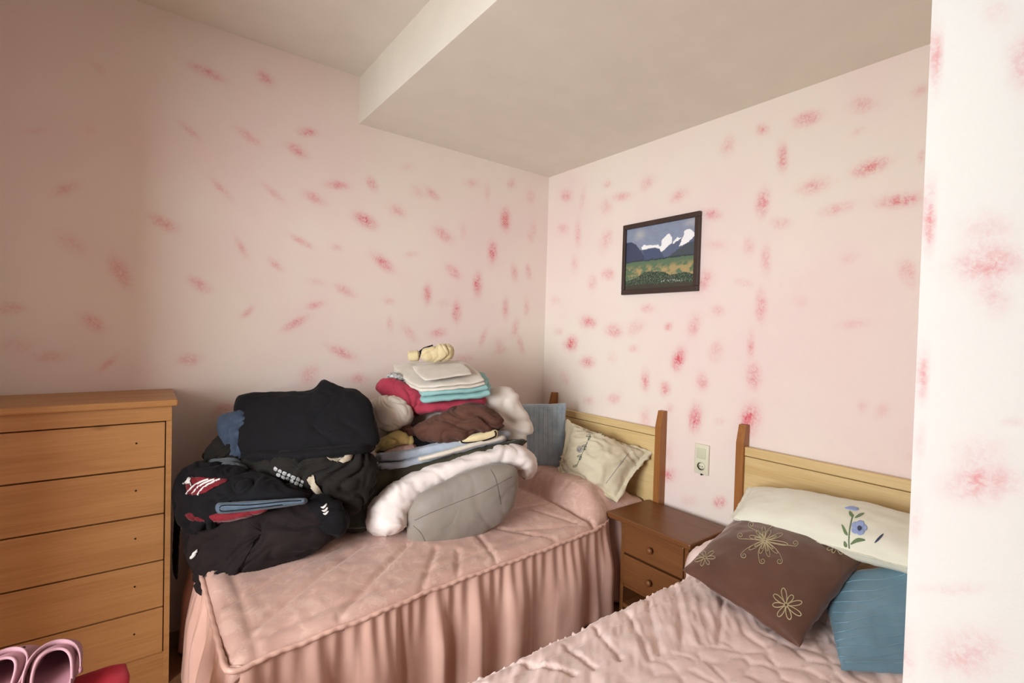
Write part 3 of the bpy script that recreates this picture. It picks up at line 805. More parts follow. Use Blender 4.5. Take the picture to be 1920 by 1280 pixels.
v = np.c_[np.full(len(g), -0.012), (py1 - fw * .8) + (py0 + fw - py1 + fw * .8) * a, (pz1 - fw) - (pz1 - pz0 - 2 * fw) * b]
gray = col.mean(1, keepdims=True); col = np.clip((col * .8 + gray * .2) * 1.25, 0, .92)
vb = v.copy(); vb[:, 0] = -0.004
mesh('canvas', np.vstack([v, vb]), grid_faces(nu, nv, 0, True) + grid_faces(nu, nv, len(v)), m_.m, pf, False, {'paint': np.vstack([col, col])})

# ------------------------------------------------------------------ switch and socket plate
sw = empty('switch_socket_plate', (-0.005, -1.263, 0.695), 'cream light switch and socket plate on wall between the headboards', 'switch')
M['cream'] = plain('cream_plastic', srgb(226, 222, 198), 0.35, 0.4, None, 0.02)
M['cream2'] = plain('cream_plastic_rocker', srgb(214, 212, 186), 0.3, 0.45, None, 0.02)
M['black_plastic'] = plain('dark_plastic', srgb(34, 30, 26), 0.5)
sy0, sy1, sz0, sz1 = -1.302, -1.222, 0.695, 0.848
box('plate', -0.013, 0.0, sy0, sy1, sz0, sz1, M['cream'], sw, 0.004, True)
r = box('rocker', -0.017, -0.010, sy0 + .016, sy1 - .016, .775, .828, M['cream2'], sw, 0.002, True)
cy_, cz_ = (sy0 + sy1) / 2, 0.735
v, f = lathe_data([(0.0235, 0.014), (0.0235, 0.0175), (0.0205, 0.0175), (0.0195, 0.0135), (0.0235, 0.014)], (0, cy_, cz_), '-x', 28); rg = mesh('socket_ring', v, f, M['cream2'], sw)
v, f = lathe_data([(0.0, 0.0137), (0.019, 0.0137), (0.019, 0.0125)], (0, cy_, cz_), '-x', 24); mesh('socket_well', v, f, M['black_plastic'], sw)
v, f = lathe_data([(0.0, 0.0158), (0.0145, 0.0158), (0.016, 0.0135)], (0, cy_ - .003, cz_ + .002), '-x', 24); mesh('socket_face', v, f, M['cream'], sw)
for dy in (-.007, .007):
    v, f = lathe_data([(0.0, 0.0165), (0.0028, 0.0165), (0.0028, 0.015)], (0, cy_ - .002 + dy, cz_ + .001), '-x', 10); mesh('socket_hole', v, f, M['black_plastic'], sw)  # dark discs painted for the shade inside the pin holes
v, f = lathe_data([(0.0, 0.016), (0.005, 0.015), (0.005, 0.0)], (0, cy_ - .004, sz0 - .001), '-x', 12); mesh('screw', v, f, M['black_plastic'], sw)

# ------------------------------------------------------------------ chest of drawers
dr = empty('chest_of_drawers', (-2.65, -0.2, 0), 'tall pine chest of drawers against the left wall', 'dresser')
DX0, DX1, DY = -3.02, -2.213, -0.375
box('top_board', DX0 - .02, DX1 + .018, DY - .035, -0.02, 1.083, 1.108, M['dresser'], dr, 0.007)
box('top_rail', DX0, DX1, DY - .012, DY + .01, 1.026, 1.083, M['dresser'], dr, 0.002)
v, f = join(box_data(DX0, DX0 + .018, DY, -0.02, 0.0, 1.083), box_data(DX1 - .018, DX1, DY, -0.02, 0.0, 1.083), box_data(DX0, DX1, -.03, -.02, 0.05, 1.083), box_data(DX0 + .018, DX1 - .018, DY + .02, -.03, .05, .07))
mesh('carcass', v, f, M['dresser'], dr, False)
seams = [1.024, .849, .670, .490, .309, .130]
for k in range(5):
    d = box('drawer', DX0 + .022, DX1 - .021, DY - .004, DY + .25, seams[k + 1] + .002, seams[k] - .003, M['dresser'], dr, 0.0025)
    zc = (seams[k] + seams[k + 1]) / 2 + .012
    v, f = lathe_data([(0.0, 0.0012), (0.0032, 0.001), (0.0036, -0.002)], (DX1 - .108, DY - .004, zc), '-y', 10); mesh('knob_hole', v, f, M['dark'], d)  # raised dark dot stands in for the shade inside a knob hole
box('plinth', DX0 + .018, DX1 - .018, DY + .01, DY + .03, 0.0, .128, M['dresser'], dr)

# ------------------------------------------------------------------ cushions on the corner bed
M['bluegrey'] = fabric('blue_grey_ribbed_velvet', srgb(172, 188, 200), srgb(148, 166, 180), 0.75, 0.5, 14, 260, 0.3)
M['creampillow'] = fabric('cream_cotton', srgb(214, 204, 178), srgb(206, 194, 166), 0.85, 0.15, 5)
M['thread_green'] = fabric('grey_green_thread', srgb(110, 120, 104), srgb(92, 102, 92))
M['thread_lilac'] = fabric('grey_lilac_thread', srgb(136, 134, 146), srgb(112, 112, 128))
bc = cushion4('cushion', [U(952, 757, 3.03), U(1062, 755, 3.02), U(1057, 882, 2.94), U(950, 880, 2.95)], 0.11, M['bluegrey'], pinch=0.015, amp=0.004, pw=0.4)
tag(bc, 'square blue-grey ribbed cushion standing against the headboard in the corner', 'cushion')
ribs = []
for k in range(11):
    x = 968 + k * 8.6; ribs.append(([(x + 0.2 * math.sin(y), y) for y in np.linspace(763, 872, 26)], False))
threads('rib', bc, ribs, 0.0028, M['bluegrey'], 0.0002)
cp = cushion4('pillow', [U(1062, 788, 2.98), U(1222, 848, 2.74), U(1156, 944, 2.58), U(1046, 884, 2.80)], 0.24, M['creampillow'], pinch=0.05, amp=0.024, scale=8, flange=0.12, ridge=0.7, pw=0.45)
tag(cp, 'cream pillow with flanged edge and embroidered sprigs leaning on the corner headboard', 'pillow')
for (a, b) in (((1107, 815), (1082, 872)), ((1128, 806), (1140, 815))):
    st = []
    for k in range(7):
        t_ = k / 6; cx, cy = a[0] + (b[0] - a[0]) * t_, a[1] + (b[1] - a[1]) * t_
        an = math.radians(-60 if k % 2 else 160); ox, oy = 4 * math.cos(an), 4 * math.sin(an)      # leaflets left and right of a stem
        st.append(([(cx + ox + 4 * math.cos(w_) * math.cos(an) - 1.4 * math.sin(w_) * math.sin(an), cy + oy + 4 * math.cos(w_) * math.sin(an) + 1.4 * math.sin(w_) * math.cos(an)) for w_ in np.linspace(0, 6.28, 13)[:-1]], True))
    st.append(([(a[0] + (b[0] - a[0]) * t_, a[1] + (b[1] - a[1]) * t_) for t_ in np.linspace(0, 1, 12)], False))
    for q_ in st: threads('embroidery', cp, [q_], 0.0018, M['thread_green'], 0.001)
st = [([(1087 + 5 * math.cos(w_) * r_, 842 + 6 * math.sin(w_) * r_) for w_ in np.linspace(0, 6.28, 12)], True) for r_ in (1, .6, .3)]
for q_ in st: threads('embroidery', cp, [q_], 0.0018, M['thread_lilac'], 0.001)
st = [([(1131 + 6 * math.cos(w_) * r_, 809 + 3 * math.sin(w_) * r_) for w_ in np.linspace(0, 6.28, 12)], True) for r_ in (1, .5)]
for q_ in st: threads('embroidery', cp, [q_], 0.0018, M['thread_lilac'], 0.001)
threads('hem_stitch', cp, [([(1181 + (1136 - 1181) * t_, 846 + (906 - 846) * t_) for t_ in np.linspace(0, 1, 20)], False)], 0.0014, M['thread_lilac'], 0.0005)

# ------------------------------------------------------------------ cushions on the second bed
M['brownsatin'] = satin('brown_satin', srgb(98, 66, 52), srgb(88, 58, 46), srgb(104, 72, 56), 0.42, False)
M['goldthread'] = fabric('pale_gold_thread', srgb(186, 172, 134), srgb(160, 144, 108), 0.6, 0.3)
M['whitecotton'] = fabric('white_cotton', srgb(232, 230, 212), srgb(226, 224, 204), 0.85, 0.15, 5)
M['bluesatin'] = satin('steel_blue_satin', srgb(110, 144, 160), srgb(100, 134, 150), srgb(120, 160, 175), 0.36, False)
M['leafgreen'] = fabric('leaf_green_thread', srgb(120, 140, 100), srgb(100, 122, 84))
M['bloom'] = fabric('periwinkle_thread', srgb(160, 176, 214), srgb(136, 154, 200))
M['inkblue'] = fabric('dark_blue_thread', srgb(70, 76, 104), srgb(58, 62, 88))
bl = cushion4('cushion', [at(1535, 1085, 0, -.40), at(1790, 1050, 0, -.36), at(1790, 1262, 2, .515), at(1577, 1256, 2, .515)], 0.11, M['bluesatin'], pinch=0.03, amp=0.006, zmin=.485, pw=0.45)
tag(bl, 'steel blue satin cushion with pleats beside the white pier', 'cushion')
pl_ = []
for k in range(9):
    y0 = 1098 + k * 17; pl_.append(([(x, y0 - (x - 1560) * (0.16 - 0.012 * k) + 3 * math.sin(x * .05 + k)) for x in np.linspace(1556 + k * 2, 1725, 26)], False))
threads('pleat', bl, pl_, 0.0022, M['bluesatin'], 0.0)
pb = [(x, 1241 + (x - 1577) * -0.02) for x in np.linspace(1582, 1720, 24)]
threads('piping', bl, [(pb, False)], 0.005, M['bluesatin'], 0.0)
br = cushion4('cushion', [at(1396, 958, 2, .66), at(1628, 1040, 2, .69), at(1499, 1213, 2, .525), at(1279, 1069, 2, .545)], 0.15, M['brownsatin'], pinch=0.05, amp=0.007, scale=7, pw=0.5, zmin=.49)
tag(br, 'brown satin cushion with pale embroidered flowers on the pale pink bed', 'cushion')
def petal(cx, cy, ang, r0, r1, wd, sx=1.0, sy=1.0):
    a = math.radians(ang); e = np.array([math.cos(a), math.sin(a)]); n_ = np.array([-e[1], e[0]])
    out = []
    for w_ in np.linspace(0, 2 * math.pi, 22, endpoint=False):
        d = (r0 + r1) / 2 - (r1 - r0) / 2 * math.cos(w_); q = e * d + n_ * wd * math.sin(w_) * (0.55 + 0.45 * (d - r0) / (r1 - r0))
        out.append((cx + q[0] * sx, cy + q[1] * sy))
    return (out, True)
def curl(cx, cy, pts, hand, r):
    x, y = pts; out = []
    for t_ in np.linspace(0, 1, 14): out.append((cx + (x - cx) * t_ + hand * 6 * math.sin(t_ * math.pi), cy + (y - cy) * t_))
    a0 = math.atan2(y - cy, x - cx) + hand * math.pi / 2
    c = (x + r * math.cos(a0), y + r * math.sin(a0))
    for w_ in np.linspace(0, 8, 22): out.append((c[0] - r * (1 - w_ / 11) * math.cos(a0 + hand * w_), c[1] - r * (1 - w_ / 11) * math.sin(a0 + hand * w_)))
    return (out, False)
fc = (1434, 1013)
st = [petal(fc[0], fc[1], a_, 3, r_, 4.2) for a_, r_ in ((-95, 26), (-130, 24), (-60, 22), (-165, 30), (-20, 36), (10, 44), (45, 34), (75, 32), (110, 26), (150, 34))]
st += [petal(fc[0], fc[1], a_, 4, r_ * .65, 2.0) for a_, r_ in ((-95, 26), (-130, 24), (-165, 30), (-20, 36), (45, 34), (75, 32), (110, 26), (150, 34))]
st += [curl(fc[0], fc[1], p_, h_, 6) for p_, h_ in (((1388, 1010), 1), ((1392, 1036), -1), ((1424, 1050), -1), ((1466, 1048), 1), ((1490, 1024), -1), ((1405, 988), 1), ((1450, 985), -1))]
threads('embroidered_flower', br, st, 0.0013, M['goldthread'], 0.0008)
fc = (1474, 1134); st = [petal(fc[0], fc[1], a_, 3, r_, 5.5) for a_, r_ in ((-100, 32), (-140, 30), (180, 25), (125, 26), (75, 28), (35, 34), (-10, 30), (-55, 22))]
threads('embroidered_flower', br, st, 0.0015, M['goldthread'], 0.0008)
fc = (1322, 1045); st = [petal(fc[0], fc[1], a_, 2, r_, 3.6) for a_, r_ in ((-100, 12), (-35, 20), (0, 19), (60, 15), (115, 17), (160, 20), (-150, 17))]
threads('embroidered_flower', br, st, 0.0013, M['goldthread'], 0.0008)
fc = (1568, 1024); st = [petal(fc[0], fc[1], a_, 2, r_, 3.6) for a_, r_ in ((20, 24), (55, 18), (160, 18), (120, 14), (-20, 18))]
threads('embroidered_flower', br, st, 0.0013, M['goldthread'], 0.0008)
wp = cushion4('pillow', [at(1402, 912, 0, -.15), at(1840, 1000, 0, -.15), at(1815, 1098, 0, -.50), at(1366, 971, 0, -.42)], 0.15, M['whitecotton'], pinch=0.02, amp=0.008, scale=8, flange=0.05, pw=0.42, off=3)
tag(wp, 'white pillow with an embroidered blue flower against the headboard beside the white pier', 'pillow')
c4 = lambda x, y: (1240 + x * .4062, 760 + y * .40625)
threads('flower_stem', wp, [([c4(868, 660), c4(866, 620), c4(870, 570), c4(878, 530), c4(886, 505)], False), ([c4(876, 640), c4(895, 620), c4(915, 618)], False)], 0.0022, M['leafgreen'], 0.001)
for poly in ([(832, 550), (850, 570), (862, 600), (845, 590)], [(878, 640), (905, 612), (945, 622), (905, 632)], [(868, 488), (884, 500), (882, 518), (868, 505)], [(892, 520), (915, 500), (938, 498), (912, 516)], [(845, 625), (858, 640), (855, 655), (843, 645)]):
    patch('leaf', wp, [c4(*p) for p in poly], M['leafgreen'], 0.002, n=18, rings=3)
for a_ in range(0, 360, 72):
    patch('petal', wp, [c4(913 + 20 * math.cos(math.radians(a_)) + 19 * math.cos(w_), 566 + 18 * math.sin(math.radians(a_)) + 17 * math.sin(w_)) for w_ in np.linspace(0, 6.28, 9)[:-1]], M['bloom'], 0.002 + a_ * 4e-6, n=18, rings=3)
patch('flower_heart', wp, [c4(915 + 10 * math.cos(w_), 570 + 12 * math.sin(w_)) for w_ in np.linspace(0, 6.28, 9)[:-1]], M['inkblue'], 0.005, n=14, rings=2)
patch('petal', wp, [c4(*p) for p in ((845, 474), (875, 466), (910, 474), (905, 486), (870, 482))], M['bloom'], 0.002, n=16, rings=2)
patch('insect', wp, [c4(*p) for p in ((984, 636), (1000, 612), (1024, 592), (1022, 602), (1004, 624))], M['inkblue'], 0.002, n=16, rings=2)

# ------------------------------------------------------------------ dark clothes heap at the foot of the corner bed
M['black'] = fabric('black_cotton', srgb(20, 18, 21), srgb(16, 15, 17), 0.92, 0.02, 8)
M['black2'] = fabric('brownish_black_jersey', srgb(36, 27, 27), srgb(28, 21, 21), 0.92, 0.02, 8)
M['black3'] = fabric('olive_black_cotton', srgb(34, 31, 28), srgb(28, 25, 23), 0.92, 0.02, 8)
M['denim'] = fabric('blue_denim', srgb(66, 78, 96), srgb(52, 63, 80), 0.9, 0.1, 30, 300)
M['denim2'] = fabric('grey_denim', srgb(84, 98, 112), srgb(70, 84, 98), 0.9, 0.1, 30, 300)
M['greycloth'] = fabric('slate_grey_jersey', srgb(92, 98, 104), srgb(80, 86, 92))
M['redcloth'] = fabric('dark_red_jersey', srgb(128, 30, 40), srgb(92, 22, 30), 0.8, 0.2)
M['white_stripe'] = fabric('white_trim', srgb(226, 222, 218), srgb(214, 210, 206))
M['plaidgrey'] = fabric('grey_white_check', srgb(190, 188, 186), srgb(120, 120, 122), 0.9, 0.1, 120)
M['beigecloth'] = fabric('beige_cotton', srgb(186, 172, 152), srgb(166, 150, 130))
G = 'dark clothes heaped at the foot of the bed'
BZ = 0.488
lj = puff('jacket', [(343, 930), (372, 905), (440, 898), (520, 905), (590, 925), (632, 950), (636, 992), (600, 1022), (540, 1052), (470, 1080), (424, 1103), (398, 1134), (372, 1112), (356, 1062), (343, 1012), (333, 965)],
          1.93, 0.15, 0.26, M['black2'], amp=0.034, scale=7, ridge=0.75, zmin=BZ, ymax=-0.02, centre=(490, 1000), lean=0.25)
tag(lj, 'brownish black jacket hanging over the foot of the bed, lowest in the dark heap', 'jacket', G)
patch('white_mark', lj, [(356, 1046), (364, 1034), (372, 1028), (370, 1036), (362, 1046)], M['white_stripe'], 0.003, n=16, rings=2)
tj = puff('track_jacket', [(330, 925), (340, 888), (372, 868), (430, 870), (500, 890), (560, 912), (588, 930), (560, 946), (480, 960), (410, 984), (360, 1000), (336, 975)],
          1.93, 0.17, 0.22, M['black'], amp=0.026, scale=9, ridge=0.75, zmin=BZ, ymax=-0.02, off=2, lean=0.2)
tag(tj, 'black track jacket with dark red panel and white stripes in the dark heap', 'jacket', G)
patch('red_panel', tj, [(356, 896), (395, 896), (428, 900), (405, 913), (380, 925), (352, 926)], M['redcloth'], 0.004)
for k in range(3):
    x = 352 + k * 11
    threads('white_stripe', tj, [([(x - 2, 927), (x + 4, 918), (x + 14, 909), (x + 30, 901), (x + 40, 898)], False)], 0.0042, M['white_stripe'], 0.002)
patch('white_mark', tj, [(344, 908), (352, 902), (356, 896), (360, 898), (358, 904), (361, 912), (356, 907), (350, 907)], M['white_stripe'], 0.008, n=20, rings=2)
rg_ = band('shirt', [(346, 966, 8, 1.85), (390, 971, 10, 1.83), (440, 966, 9, 1.81), (500, 954, 4, 1.80)], 0.05, M['redcloth'], amp=0.010, ridge=0.6, off=4, zmin=BZ)
tag(rg_, 'dark red shirt showing under the folded grey jeans', 'shirt', G)
ds = []
jn = band('jeans', [(404, 953, 10, 1.775), (450, 950, 10, 1.775), (520, 944, 8, 1.78), (577, 938, 5, 1.79)], 0.07, M['denim2'], amp=0.003, off=5, sq=0.6, endcap=0.05)
tag(jn, 'folded grey-blue jeans on the front of the dark heap', 'jeans', G)
threads('fold', jn, [([(412, 952), (420, 947), (470, 946), (530, 940), (565, 938)], False), ([(412, 954), (420, 958), (470, 953), (530, 946)], False)], 0.0022, M['black'], 0.0)  # black cords draw the shade between the folds onto the jeans
hd = puff('hoodie', [(452, 862), (500, 840), (600, 842), (690, 846), (704, 880), (694, 930), (660, 962), (620, 960), (570, 935), (505, 918), (452, 898)],
          2.02, 0.13, 0.25, M['black3'], amp=0.032, scale=8, ridge=0.75, ymax=-0.02, off=6, zmin=BZ)
tag(hd, 'olive-black hooded top with plaid trim under the folded black trousers', 'hoodie', G)
for k in range(7):
    for r_ in range(2):
        x0, y0 = 516 + k * 8.2 - r_ * 3.0, 875 + k * 3.9 + r_ * 7.2
        if k == 0 and r_: continue
        patch('plaid_check', hd, [(x0, y0), (x0 + 5.8, y0 + 2.6), (x0 + 3.8, y0 + 7.6), (x0 - 2.0, y0 + 5.0)], M['plaidgrey'], 0.004, n=12, rings=2)
patch('lining', hd, [(576, 898), (590, 892), (592, 905), (604, 925), (600, 930), (588, 918)], M['beigecloth'], 0.006)
patch('lining', hd, [(612, 852), (635, 844), (658, 848), (656, 862), (640, 866), (618, 862)], M['beigecloth'], 0.006)
pj = puff('sports_jacket', [(545, 950), (590, 926), (632, 934), (652, 968), (644, 1000), (600, 1022), (550, 1010)], 1.93, 0.10, 0.12, M['black'], ridge=0.7, power=0.7, amp=0.016, off=8, zmin=BZ)
tag(pj, 'small black garment with three white stripes at the right end of the dark heap', 'jacket', G)
for k in range(3):
    patch('white_stripe', pj, [(601 + k * 2, 950 + k * 6), (606 + k * 2, 949 + k * 6), (612 + k * 2, 944 + k * 6), (613 + k * 2, 947 + k * 6), (607 + k * 2, 953 + k * 6)], M['white_stripe'], 0.003, n=14, rings=2)
g1 = puff('jeans', [(411, 790), (425, 778), (450, 772), (480, 790), (485, 860), (462, 888), (436, 884), (424, 845)], 2.06, 0.08, 0.12, M['denim'], ridge=0.7, amp=0.02, off=9)
tag(g1, 'crumpled blue jeans sticking out left of the folded black trousers', 'jeans', G)
g2 = puff('t_shirt', [(384, 884), (398, 864), (440, 862), (468, 880), (452, 896), (405, 894)], 1.98, 0.07, 0.12, M['greycloth'], ridge=0.7, amp=0.02, off=10)
tag(g2, 'slate grey t-shirt crumpled left in the dark heap', 't-shirt', G)
g3 = puff('sweater', [(380, 852), (404, 822), (424, 812), (446, 836), (470, 875), (420, 880), (388, 872)], 2.06, 0.06, 0.14, M['black3'], ridge=0.7, amp=0.02, off=11)
tag(g3, 'dark grey sweater crumpled behind the blue jeans', 'sweater', G)
g5 = puff('sock', [(430, 890), (440, 884), (452, 890), (450, 898), (438, 900)], 1.91, 0.03, 0.03, M['beigecloth'], amp=0.004, off=2)
tag(g5, 'small beige sock on the grey t-shirt in the dark heap', 'sock', G)
g4 = band('strap', [(352, 880, 10, 1.98), (338, 930, 8, 1.97), (331, 1000, 6, 1.97), (329, 1060, 5, 1.97), (331, 1086, 4, 1.97)], 0.012, M['black'], amp=0.003, off=12)
tag(g4, 'black strap hanging down between the dresser and the bed', 'strap', G)
bt = puff('trousers', [(443, 748), (466, 738), (540, 735), (585, 730), (607, 713), (640, 728), (668, 731), (690, 750), (700, 778), (706, 832), (640, 840), (560, 850), (470, 852), (448, 840), (443, 800)],
          2.10, 0.12, 0.26, M['black'], amp=0.012, scale=7, ridge=0.5, power=0.5, lean=0.55, ymax=-0.02, off=13)
tag(bt, 'folded black trousers, topmost of the dark clothes heap', 'trousers', G)
for k, (y, d) in enumerate(((852, .02),)):
    b2 = band('trousers', [(450, 852, 16, 2.08), (540, 856, 15, 2.06), (640, 846, 14, 2.06), (704, 836, 12, 2.10)], 0.16, M['black'], amp=0.006, off=15, ymax=-.02)
    tag(b2, 'second folded black trousers, directly under the topmost black trousers', 'trousers', G)

# ------------------------------------------------------------------ bedding pile in the middle of the corner bed
G2 = 'bedding and towels piled on the corner bed'
M['greyduvet'] = fabric('warm_grey_nylon', srgb(146, 136, 126), srgb(136, 127, 117), 0.55, 0.2, 5, 300, 0.1)
M['greyseam'] = fabric('grey_seam', srgb(104, 96, 88), srgb(96, 88, 80))
M['whiteduvet'] = fabric('white_down_cotton', srgb(232, 220, 214), srgb(224, 212, 206), 0.8, 0.2, 6)
M['olive'] = fabric('dark_olive_fleece', srgb(66, 62, 48), srgb(54, 50, 40), 0.95, 0.1, 10)
M['olive2'] = fabric('dark_green_fleece', srgb(52, 54, 46), srgb(44, 46, 40), 0.95, 0.25, 10)
M['lightblue'] = fabric('light_blue_towelling', srgb(178, 186, 198), srgb(162, 172, 186), 0.95, 0.3, 20, 200, 0.5)
M['palewhite'] = fabric('off_white_towelling', srgb(216, 208, 196), srgb(206, 196, 182), 0.95, 0.25, 14, 220, 0.4)
M['yellow'] = fabric('pale_yellow_cotton', srgb(226, 208, 146), srgb(214, 194, 130))
M['pinkfloral'] = fabric('pink_floral_cotton', srgb(226, 206, 196), srgb(206, 150, 146), 0.9, 0.1, 60)
M['brownfleece'] = fabric('brown_fleece', srgb(98, 66, 54), srgb(84, 55, 45), 0.95, 0.08, 8)
M['crimson'] = fabric('crimson_cotton', srgb(178, 66, 84), srgb(160, 54, 72), 0.9, 0.15, 8)
M['aqua'] = fabric('aqua_cotton', srgb(150, 190, 187), srgb(134, 174, 172), 0.9, 0.1, 8)
M['creamterry'] = fabric('cream_terry', srgb(220, 202, 160), srgb(206, 186, 144), 0.9, 0.25, 12)
M['printbw'] = fabric('black_and_white_print', srgb(210, 208, 204), srgb(40, 42, 44), 0.9, 0.1, 70)
M['pillowwhite'] = fabric('white_pillow_cotton', srgb(238, 232, 222), srgb(230, 222, 210), 0.9, 0.1, 5)
M['sheetwhite'] = fabric('off_white_sheet', srgb(222, 212, 202), srgb(212, 200, 190), 0.9, 0.1, 5)

gd = puff('rolled_duvet', [(763, 985), (768, 955), (795, 922), (850, 893), (905, 873), (948, 871), (970, 882), (970, 925), (952, 966), (905, 1000), (850, 1024), (805, 1031), (776, 1026), (764, 1008)],
          2.19, 0.12, 0.2, M['greyduvet'], amp=0.010, scale=4, ridge=0.3, zmin=BZ, centre=(865, 950), skew=0.25, power=0.7)
tag(gd, 'puffy warm grey duvet bundle at the bottom front of the bedding pile', 'duvet', G2)
threads('seam', gd, [([(778, 975), (810, 960), (860, 940), (905, 922), (960, 893)], False), ([(920, 880), (930, 900), (939, 945)], False), ([(775, 985), (790, 1000), (800, 1022)], False)], 0.0012, M['greyseam'], 0.0006)
wd = band('duvet', [(724, 1006, 36, 2.12), (726, 972, 40, 2.15), (752, 934, 33, 2.20), (800, 902, 26, 2.27), (855, 880, 21, 2.31), (910, 862, 19, 2.36), (955, 856, 24, 2.40), (985, 872, 24, 2.42), (984, 898, 16, 2.42)],
          0.15, M['whiteduvet'], amp=0.013, scale=9, ridge=0.7, off=21, zmin=BZ, n=110, k=40, endcap=0.08)
tag(wd, 'white crinkled duvet folded over the grey duvet bundle', 'duvet', G2)
ob = band('blanket', [(664, 1000, 30, 2.20), (668, 960, 34, 2.21), (690, 916, 32, 2.24), (745, 893, 18, 2.29), (830, 866, 11, 2.35), (915, 843, 10, 2.41), (988, 827, 8, 2.48)],
          0.12, M['olive'], amp=0.014, scale=9, ridge=0.5, off=23, zmin=BZ, n=100, k=32, endcap=0.05)
tag(ob, 'dark olive fleece blanket draped between the light blue towels and white duvet', 'blanket', G2)
o2 = band('blanket', [(660, 992, 25, 2.12), (662, 965, 25, 2.12), (668, 940, 18, 2.14)], 0.05, M['olive2'], amp=0.006, off=25, zmin=BZ, endcap=0.12)
tag(o2, 'dark green fleece end hanging to the bed between dark heap and white duvet', 'blanket', G2)
t1 = band('towel', [(704, 876, 10, 2.34), (750, 874, 10, 2.34), (810, 856, 10, 2.38), (880, 838, 8, 2.42), (950, 821, 6, 2.48)], 0.15, M['lightblue'], amp=0.005, off=27, sq=0.6, endcap=0.05)
tag(t1, 'light blue folded towel, the lower one of two in the bedding pile', 'towel', G2)
t2 = band('towel', [(704, 858, 10, 2.36), (760, 853, 11, 2.36), (830, 838, 11, 2.40), (900, 826, 9, 2.46), (958, 812, 7, 2.52)], 0.15, M['lightblue'], amp=0.005, off=28, sq=0.6, endcap=0.05)
tag(t2, 'light blue folded towel, the upper one directly under the brown blanket', 'towel', G2)
t3 = band('towel', [(782, 862, 5, 2.25), (830, 850, 5, 2.27), (890, 833, 5, 2.31), (948, 819, 5, 2.38)], 0.06, M['palewhite'], amp=0.003, off=29, sq=0.6, endcap=0.05)
tag(t3, 'thin off-white folded towel at the front of the light blue towels', 'towel', G2)
yc = puff('cloth', [(703, 846), (712, 822), (740, 808), (768, 812), (780, 830), (752, 836), (722, 848)], 2.33, 0.08, 0.2, M['yellow'], ridge=0.6, amp=0.016, off=30)
tag(yc, 'pale yellow folded cloth under the small white pillow', 'cloth', G2)
pc = puff('cloth', [(712, 850), (735, 838), (772, 832), (784, 843), (760, 856), (722, 858)], 2.31, 0.07, 0.2, M['pinkfloral'], ridge=0.6, amp=0.015, off=31)
tag(pc, 'pink and white floral cloth under the pale yellow cloth', 'cloth', G2)
bs_ = puff('sleeve', [(752, 812), (776, 810), (800, 826), (820, 830), (800, 845), (786, 848), (776, 834)], 2.33, 0.05, 0.15, M['black'], ridge=0.6, amp=0.015, off=32)
tag(bs_, 'black sleeve showing between yellow cloth and brown blanket', 'cloth', G2)
sh = puff('sheet', [(700, 800), (720, 765), (800, 745), (880, 742), (930, 727), (962, 732), (982, 762), (998, 806), (986, 816), (984, 846), (962, 834), (930, 825), (830, 830), (740, 832), (705, 830)],
          2.55, 0.10, 0.16, M['sheetwhite'], amp=0.020, scale=6, ridge=0.7, off=33, centre=(870, 790), lean=0.1, power=0.7)
tag(sh, 'off-white sheet draped down the right side of the bedding pile', 'sheet', G2)
bb = puff('blanket', [(748, 808), (800, 788), (840, 764), (878, 757), (915, 765), (944, 790), (940, 806), (905, 812), (880, 822), (830, 830), (795, 826)],
          2.34, 0.11, 0.2, M['brownfleece'], amp=0.028, scale=9, ridge=0.8, off=34, centre=(850, 795), lean=0.3)
tag(bb, 'brown fleece blanket crumpled in the middle of the bedding pile', 'blanket', G2)
cr = puff('pillowcase', [(858, 826), (880, 816), (912, 808), (931, 806), (930, 820), (900, 828), (868, 831)], 2.29, 0.03, 0.10, M['creamterry'], amp=0.003, off=35)
tag(cr, 'cream cloth with dark piping poking out under the brown blanket', 'cloth', G2)
threads('piping', cr, [([(866, 822), (868, 829), (900, 826.5), (926, 819), (929.5, 812), (927, 808)], False)], 0.004, M['black2'], 0.001)
sp = puff('pillow', [(692, 768), (698, 748), (730, 740), (760, 750), (774, 775), (766, 796), (735, 810), (706, 800)], 2.36, 0.11, 0.16, M['pillowwhite'], amp=0.016, scale=8, ridge=0.75, off=36)
tag(sp, 'small crumpled off-white pillow at left of the bedding pile beside black trousers', 'pillow', G2)
s2 = puff('pillowcase', [(702, 830), (708, 800), (730, 796), (758, 800), (756, 818), (722, 842)], 2.42, 0.08, 0.15, M['sheetwhite'], amp=0.006, off=37)
tag(s2, 'off-white cloth end tucked between small pillow and pale yellow cloth', 'cloth', G2)
cs = folded('bed_sheet', [U(716, 716, 2.62), U(905, 712, 2.66), U(918, 742, 2.40), U(772, 760, 2.30)], 0.075, 1, M['crimson'], amp=0.012, scale=6, rnd=1.6, edge=0.03)
tag(cs, 'crimson folded sheet under the aqua sheet', 'sheet', G2)
cs2 = puff('pillowcase', [(705, 724), (722, 712), (760, 716), (806, 745), (812, 768), (776, 776), (742, 758), (716, 742)], 2.40, 0.07, 0.14, M['crimson'], ridge=0.6, amp=0.016, off=38)
tag(cs2, 'crimson cloth bulging left under the white blanket', 'cloth', G2)
aq = folded('bed_sheet', [U(752, 696, 2.60), U(912, 694, 2.62), U(917, 722, 2.36), U(790, 736, 2.28)], 0.066, 2, M['aqua'], amp=0.009, jit=0.014)
tag(aq, 'aqua folded sheet under the off-white blanket', 'sheet', G2)
wb = folded('blanket', [U(730, 680, 2.60), U(866, 670, 2.62), U(917, 710, 2.34), U(780, 726, 2.26)], 0.04, 2, M['palewhite'], amp=0.006, jit=0.006, edge=0.03)
tag(wb, 'off-white folded blanket near the top of the bedding pile', 'blanket', G2)
